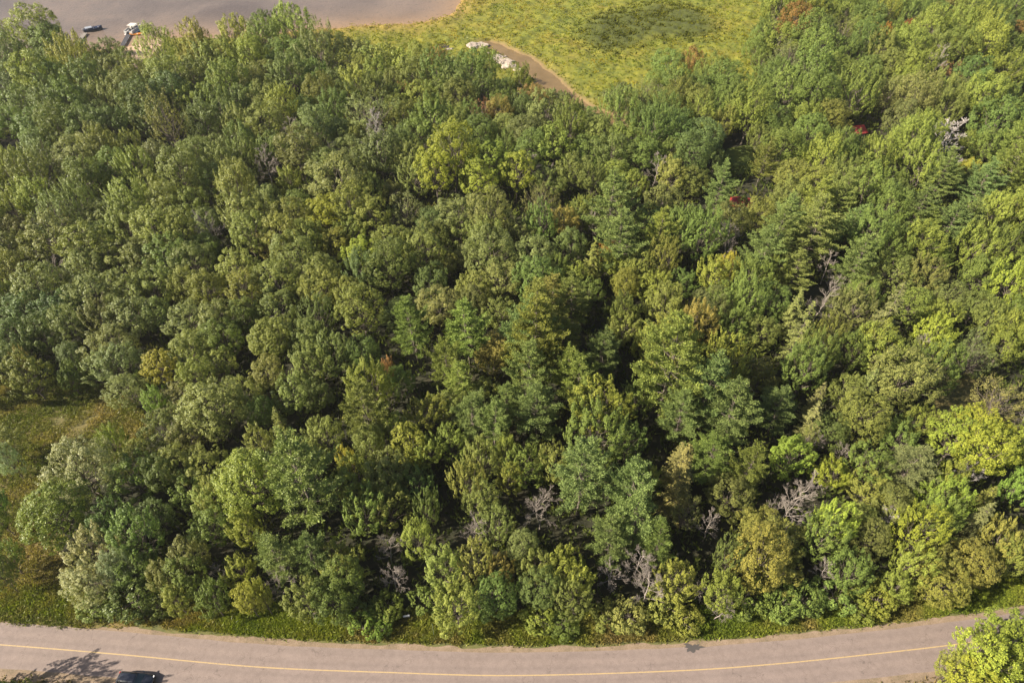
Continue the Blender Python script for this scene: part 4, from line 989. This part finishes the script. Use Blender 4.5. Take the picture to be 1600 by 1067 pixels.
rock(697, 83, 2.6, 4.2, 0.9, 2.3, 8, 'pale boulder below the dark little pool')
rock(775, 84, 1.2, 1.3, 0.4, 1.2, 9, 'tiny rock at the edge of the muddy water')
rock(787, 90, 1.4, 1.5, 0.45, 1.2, 10, 'small flat stone between rock chain and stream')
M_DRIFT = simple('bleached_driftwood', (0.36, 0.31, 0.27), 0.9)
xa, ya = G(668, 76); xb, yb = G(692, 75.5)
mb = MB(); mb.tube([(xa, ya, 0.45), ((xa + xb) / 2, (ya + yb) / 2 + 0.2, 0.6), (xb, yb, 0.5)], [0.12, 0.2, 0.14], 8)
set_tag(mb.build('driftwood_log', M_DRIFT, None, True), 'long bleached log lying beside the dark marsh pool', 'log')

# ------------------------------------------------------------------ car
def paint(name, col):
    m, nt, b = new_mat(name); b.inputs['Base Color'].default_value = (*col, 1); b.inputs['Roughness'].default_value = 0.32
    b.inputs['Metallic'].default_value = 0.3; b.inputs['Coat Weight'].default_value = 0.8; b.inputs['Coat Roughness'].default_value = 0.06
    tc = N(nt, 'ShaderNodeTexCoord'); f = noise(nt, 2.2, 6, 0.7, tc.outputs['Object'])
    nt.links.new(ramp(nt, [(0.4, col), (0.75, tuple(c * 1.7 + 0.01 for c in col))], f), b.inputs['Base Color'])
    return m
M_CAR = paint('dark_blue_car_paint', (0.014, 0.018, 0.030))
m, nt, b = new_mat('car_glass'); b.inputs['Base Color'].default_value = (0.03, 0.05, 0.055, 1); b.inputs['Roughness'].default_value = 0.06; b.inputs['Specular IOR Level'].default_value = 0.9; M_GLASS = m
M_RUB = simple('tyre_rubber', (0.02, 0.02, 0.02), 0.9); M_RIM = simple('alloy_rim', (0.45, 0.45, 0.46), 0.35, 0.8)
M_HEAD = simple('headlight_glass', (0.75, 0.77, 0.8), 0.15); M_TAIL = simple('tail_light_red', (0.35, 0.02, 0.015), 0.2); M_BLK = simple('black_plastic', (0.02, 0.02, 0.022), 0.6)
cx, cy = G(214, 1065.5); crz = math.atan2(*(CLW[90] - CLW[80])[::-1])
iN = int(np.argmin(np.hypot(CLW[:, 0] - cx, CLW[:, 1] - cy))); crz = math.atan2(tan[iN][1], tan[iN][0])
car = empty('parked_car', (cx, cy, 0.03), crz)
set_tag(car, 'dark blue hatchback standing on the near edge of the road', 'car')
def section(x, hw, z0, z1, shoulder=0.12):
    return [(x, -hw + 0.05, z0), (x, -hw, z0 + 0.2), (x, -hw, z1 - shoulder), (x, -hw + 0.10, z1 - 0.02), (x, -hw * 0.5, z1 + 0.03), (x, 0, z1 + 0.045),
            (x, hw * 0.5, z1 + 0.03), (x, hw - 0.10, z1 - 0.02), (x, hw, z1 - shoulder), (x, hw, z0 + 0.2), (x, hw - 0.05, z0)]
mb = MB(); mb.loft([section(x, w, a_, b_) for x, w, a_, b_ in [(-2.28, .70, .42, .78), (-2.2, .84, .28, .95), (-1.9, .89, .22, 1.0), (-1.0, .91, .2, 1.0), (0, .91, .2, .99), (.9, .91, .2, .97), (1.5, .90, .22, .92), (2.0, .86, .24, .82), (2.22, .76, .28, .68), (2.32, .58, .34, .55)]])
body = mb.build('body', M_CAR, car, True, 0.0)
def cab(x, hw, z0, z1, top): return [(x, -hw, z0), (x, -hw * top, z1), (x, -hw * top * 0.5, z1 + .03), (x, hw * top * 0.5, z1 + .03), (x, hw * top, z1), (x, hw, z0)]
mb = MB(); mb.add([(-2.0, -.80, .96), (-2.0, .80, .96), (1.15, .80, .95), (1.15, -.80, .95), (-1.62, -.62, 1.44), (-1.62, .62, 1.44), (.28, .64, 1.46), (.28, -.64, 1.46)],
  [(0, 1, 2, 3), (0, 4, 5, 1), (1, 5, 6, 2), (2, 6, 7, 3), (3, 7, 4, 0), (4, 7, 6, 5)])
mb.build('cabin_glass', M_GLASS, car)
mb = MB(); mb.loft([[(x, -w, z - .05), (x, -w, z), (x, -w * .5, z + .035), (x, w * .5, z + .035), (x, w, z), (x, w, z - .05)] for x, w, z in [(-1.78, .60, 1.42), (-1.6, .66, 1.47), (-.6, .68, 1.50), (.2, .67, 1.485), (.36, .62, 1.45)]])
mb.build('roof', M_CAR, car, True)
for sx in (-1, 1):
    mb = MB()
    mb.tube([(1.17, .81 * sx, .95), (.3, .655 * sx, 1.46)], .045, 6); mb.tube([(-2.02, .81 * sx, .96), (-1.64, .63 * sx, 1.45)], .06, 6); mb.tube([(-.45, .80 * sx, .97), (-.5, .655 * sx, 1.47)], .04, 6)
    mb.build('pillar', M_CAR, car)
    mb = MB(); mb.tube([(-1.5, .60 * sx, 1.53), (-.6, .62 * sx, 1.575), (.1, .61 * sx, 1.54)], .022, 6); mb.build('roof_rail', M_BLK, car)
    mb = MB(); mb.box((.85, .99 * sx, 1.0), (.16, .2, .13)); mb.tube([(.87, .86 * sx, .98), (.87, .96 * sx, .98)], .03, 6); mb.build('wing_mirror', M_CAR, car, False, .03)
    mb = MB(); mb.box((2.10, .66 * sx, .68), (.30, .26, .13), -.25 * sx); mb.build('headlight', M_HEAD, car, False, .03)
    mb = MB(); mb.box((-2.22, .68 * sx, .86), (.12, .26, .16)); mb.build('tail_light', M_TAIL, car, False, .02)
    mb = MB(); mb.box((-.05, .915 * sx, .72), (.24, .03, .035)); mb.build('door_handle', M_BLK, car)
    for wx in (-1.38, 1.38):
        t_ = MB(); t_.tube([(wx, .72 * sx, .33), (wx, .93 * sx, .33)], .33, 20); wo = t_.build('wheel', M_RUB, car, False, .03)
        t_ = MB(); t_.tube([(wx, .925 * sx, .33), (wx, .94 * sx, .33)], .21, 12); t_.build('rim', M_RIM, wo)
mb = MB(); mb.tube([(-1.45, 0, 1.49), (-1.62, 0, 1.66)], .012, 5); mb.build('antenna', M_BLK, car)

# ------------------------------------------------------------------ small white board on posts at the verge
bx_, by_ = G(635, 962, 0.9); sb_ = empty('sign_board', (bx_, by_, 0), 0.15)
set_tag(sb_, 'small blank white board on two posts at the wood edge', 'sign')
M_WHITE = simple('white_board_paint', (0.5, 0.52, 0.55), 0.5); M_POST = simple('wooden_post', (0.22, 0.17, 0.12), 0.9)
mb = MB(); mb.box((0, -0.03, 0.95), (0.85, 0.03, 0.5)); mb.build('panel', M_WHITE, sb_)
for sx in (-.32, .32): mb = MB(); mb.box((sx, 0.02, 0.55), (.07, .05, 1.15)); mb.build('post', M_POST, sb_)
# slim pole beside the wood
px_, py_ = G(678, 992, 0.0); mb = MB(); mb.tube([(px_, py_, 0), (px_ + .03, py_, 3.6)], [.04, .03], 8)
set_tag(mb.build('marker_pole', simple('weathered_green_pole', (0.16, 0.2, 0.12), 0.6)), 'slim greenish marker pole in the weeds right of the white board', 'pole')

# ------------------------------------------------------------------ boats and docks
M_DECK = simple('grey_dock_planks', (0.2, 0.18, 0.165), 0.9); M_DKDECK = simple('dark_wet_planks', (0.05, 0.05, 0.06), 0.8); M_ALU = simple('aluminium_tube', (0.62, 0.63, 0.65), 0.3, 0.7)
M_SEAT = simple('cream_boat_seat', (0.5, 0.48, 0.45), 0.6); M_CARP = simple('grey_boat_carpet', (0.10, 0.10, 0.12), 0.9); M_ORG = simple('orange_canoe_shell', (0.45, 0.17, 0.02), 0.4)
M_NAVY = simple('dark_blue_boat_hull', (0.02, 0.03, 0.07), 0.35)
def dock(name, label, pA, pB, w, mat, legs=3):
    ax, ay = G(*pA); bx2, by2 = G(*pB); L = math.hypot(bx2 - ax, by2 - ay); rz = math.atan2(by2 - ay, bx2 - ax)
    o = empty(name, (ax, ay, 0), rz); set_tag(o, label, 'dock', 'docks on the lake shore')
    mb = MB(); mb.box((L / 2, -w / 2 + .07, .42), (L, .1, .14)); mb.box((L / 2, w / 2 - .07, .42), (L, .1, .14)); mb.build('frame', mat, o)
    n = int(L / .34); mbp = MB(); mbp.box((0, 0, 0), (.3, w, .045)); pm = None
    for i in range(n):
        if pm is None: q = mbp.build('plank', mat, o); pm = q.data
        else: q = link('plank', pm, o)
        q.location = (.17 + i * L / n, 0, .515)
    for i in range(legs):
        for s_ in (-1, 1):
            mb = MB(); mb.tube([(L * (i + .5) / legs, s_ * (w / 2 + .05), -.2), (L * (i + .5) / legs, s_ * (w / 2 + .05), .9)], .05, 8); mb.build('leg', M_ALU, o)
dock('dock', 'narrow dark dock running out to the pontoon boat', (192, 74), (204, 52), 1.6, M_DKDECK)
dock('dock', 'pale weathered gangway leading to the dark blue boat', (118, 74), (134, 54), 1.5, M_DECK)
# pontoon boat
x, y = G(209.5, 49.5); pb = empty('pontoon_boat', (x, y, 0.05), R(82))
set_tag(pb, 'white pontoon boat with two seats moored at the dark dock', 'boat', 'boats moored at the shore')
for s_ in (-1, 1):
    mb = MB(); mb.tube([(-3.6, s_ * 1.15, .12), (-3.3, s_ * 1.15, .12), (2.8, s_ * 1.15, .12), (3.5, s_ * 1.15, .3), (3.8, s_ * 1.15, .42)], [.2, .36, .36, .24, .04], 14); mb.build('pontoon', M_ALU, pb, True)
mb = MB(); mb.box((0, 0, .55), (7.0, 3.1, .12)); mb.build('deck', M_CARP, pb, False, .02)
mb = MB()
for s_ in (-1, 1):
    mb.box((0, s_ * 1.5, .92), (6.6, .07, .62)); mb.tube([(-3.3, s_ * 1.5, 1.28), (3.3, s_ * 1.5, 1.28)], .04, 6)
for e_ in (-1, 1):
    mb.box((e_ * 3.3, .95, .92), (.07, 1.0, .62)); mb.box((e_ * 3.3, -.95, .92), (.07, 1.0, .62))
mb.build('railing', simple('white_boat_panels', (0.5, 0.51, 0.51), 0.4), pb)
for sx, sy, lx2, ly2 in ((-2.3, 1.0, 1.8, .8), (-2.3, -1.0, 1.8, .8), (2.2, 1.0, 1.9, .8), (2.2, -1.0, 1.9, .8)):
    mb = MB(); mb.box((sx, sy, .82), (lx2, ly2, .42)); mb.box((sx, sy * 1.38, 1.12), (lx2, .2, .5)); mb.build('bench_seat', M_SEAT, pb, False, .05)
mb = MB(); mb.box((.1, .8, 1.05), (.6, .7, .9)); mb.build('console', M_SEAT, pb, False, .05)
mb = MB(); mb.box((-3.75, 0, .7), (.4, .45, .9)); mb.build('outboard_motor', M_BLK, pb, False, .05)
mb = MB(); mb.box((.2, 0, 2.25), (2.6, 2.5, .08)); mb.build('canopy', M_SEAT, pb, False, .03)
mb = MB()
for s_ in (-1, 1):
    for e_ in (-1, 1): mb.tube([(.2 + e_ * .3, s_ * 1.45, .7), (.2 + e_ * 1.2, s_ * 1.2, 2.22)], .03, 6)
mb.build('canopy_frame', M_ALU, pb)
def hull(name, px, py, L, W, H, mat, rz, inner, label, cat, grp=None):
    x, y = G(px, py); o = empty(name, (x, y, .05), rz); set_tag(o, label, cat, grp)
    rings = []; rin = []
    for i in range(11):
        t = i / 10 * 2 - 1; w = W / 2 * max(.03, (1 - abs(t) ** 2.6)); z1 = H * (1 + .35 * t * t)
        rings.append([(t * L / 2, -w, z1), (t * L / 2, -w * .8, H * .35), (t * L / 2, 0, H * .05), (t * L / 2, w * .8, H * .35), (t * L / 2, w, z1)])
        rin.append([(t * L / 2 * .94, -w * .86, z1 - .02), (t * L / 2 * .94, 0, H * .3), (t * L / 2 * .94, w * .86, z1 - .02)])
    mb = MB(); mb.loft([r_ + [(r_[4][0] * .96, r_[4][1] * .86, r_[4][2]), (r_[0][0] * .96, 0, H * .45), (r_[0][0] * .96, r_[0][1] * .86, r_[0][2])] for r_ in rings]); mb.build('hull', mat, o, True)
    for i in (-.5, .1, .6):
        mb = MB(); mb.box((i * L / 2, 0, H * .85), (.25, W * .8, .05)); mb.build('thwart', inner, o)
    return o
hull('canoe', 214, 55.5, 4.8, 1.25, .55, M_ORG, R(8), M_SEAT, 'orange canoe lying across the near end of the pontoon boat', 'canoe')
bo = hull('motor_boat', 146, 48.5, 6.2, 2.3, .95, M_NAVY, R(35), M_SEAT, 'dark blue motor boat at the end of the pale gangway', 'boat', 'boats moored at the shore')
mb = MB(); mb.add([(.9, -.8, 1.0), (.9, .8, 1.0), (.5, .7, 1.55), (.5, -.7, 1.55), (.86, -.8, 1.0), (.86, .8, 1.0), (.46, .7, 1.55), (.46, -.7, 1.55)], [(0, 1, 2, 3), (7, 6, 5, 4), (0, 4, 5, 1), (1, 5, 6, 2), (2, 6, 7, 3), (3, 7, 4, 0)]); mb.build('windscreen', M_GLASS, bo)
mb = MB(); mb.box((-3.1, 0, .8), (.4, .45, .9)); mb.build('outboard_motor', M_ALU, bo, False, .05)
mb = MB(); mb.box((-1.2, 0, 1.35), (2.2, 1.9, .1)); mb.build('boat_cover', M_ALU, bo, False, .04)

# ------------------------------------------------------------------ red-roofed buildings half hidden in the wood
M_RROOF = simple('red_roof_metal', (0.30, 0.03, 0.03), 0.45); M_WALLW = simple('white_wall_boards', (0.42, 0.4, 0.37), 0.7); M_DOOR = simple('brown_door', (0.14, 0.08, 0.05), 0.6)
def cabin(name, px, py, L, W, H, rz, label, cat):
    x, y = G(px, py, H); o = empty(name, (x, y, 0), rz); set_tag(o, label, cat)
    mb = MB(); mb.box((0, 0, H / 2), (L, W, H)); mb.add([(-L / 2, -W / 2, H), (-L / 2, W / 2, H), (-L / 2, 0, H + W * .28), (L / 2, -W / 2, H), (L / 2, W / 2, H), (L / 2, 0, H + W * .28)], [(0, 2, 1), (3, 4, 5)]); mb.build('wall', M_WALLW, o)
    mb = MB(); e = .35; z = H - e * .56 + .03; tp = H + W * .28 + .05
    mb.add([(-L / 2 - e, -W / 2 - e, z), (L / 2 + e, -W / 2 - e, z), (L / 2 + e, 0, tp), (-L / 2 - e, 0, tp), (L / 2 + e, W / 2 + e, z), (-L / 2 - e, W / 2 + e, z),
            (-L / 2 - e, -W / 2 - e, z + .08), (L / 2 + e, -W / 2 - e, z + .08), (L / 2 + e, 0, tp + .08), (-L / 2 - e, 0, tp + .08), (L / 2 + e, W / 2 + e, z + .08), (-L / 2 - e, W / 2 + e, z + .08)],
           [(0, 1, 2, 3)[::-1], (3, 2, 4, 5)[::-1], (6, 7, 8, 9), (9, 8, 10, 11), (0, 6, 7, 1)[::-1], (5, 4, 10, 11), (0, 3, 9, 6)[::-1], (3, 5, 11, 9)[::-1], (1, 7, 8, 2)[::-1], (2, 8, 10, 4)[::-1]])
    rf_ = mb.build('roof', M_RROOF, o)
    mb = MB()
    for i in range(int(L / .6)): 
        xx = -L / 2 + .3 + i * .6
        mb.tube([(xx, -W / 2 - e, z + .1), (xx, 0, tp + .1)], .025, 4); mb.tube([(xx, W / 2 + e, z + .1), (xx, 0, tp + .1)], .025, 4)
    mb.build('roof_ribs', M_RROOF, rf_)['kind'] = 'stuff'
    mb = MB(); mb.box((-L * .2, -W / 2 - .02, 1.0), (.9, .06, 2.0)); mb.build('door', M_DOOR, o)
    mb = MB(); mb.box((L * .2, -W / 2 - .02, 1.4), (1.0, .06, .9)); wf = mb.build('window', M_WHITE, o)
    mb = MB(); mb.box((L * .2, -W / 2 - .06, 1.4), (.85, .03, .75)); mb.build('pane', M_GLASS, wf)
cabin('cabin', 1336, 204, 4.5, 3.6, 2.6, R(20), 'small cabin with white wall and red roof peeping from a dark gap', 'cabin')
cabin('shed', 1157, 315, 4.6, 3.4, 2.2, R(-10), 'red roof of a low shed mostly hidden under trees', 'shed')
# ------------------------------------------------------------------ the air: a light evening haze
m = bpy.data.materials.new('thin_haze'); m.use_nodes = True
nt = m.node_tree; nt.nodes.clear()
out = N(nt, 'ShaderNodeOutputMaterial'); pv_ = N(nt, 'ShaderNodeVolumePrincipled')
pv_.inputs['Color'].default_value = (0.9, 0.93, 0.96, 1); pv_.inputs['Density'].default_value = 0.00010; pv_.inputs['Anisotropy'].default_value = 0.3
nt.links.new(pv_.outputs[0], out.inputs['Volume'])
mb = MB(); mb.box((0, 1250, 48.5), (5600, 5900, 99)); hz = mb.build('haze', m); hz['kind'] = 'stuff'
SC.cycles.volume_bounces = 0
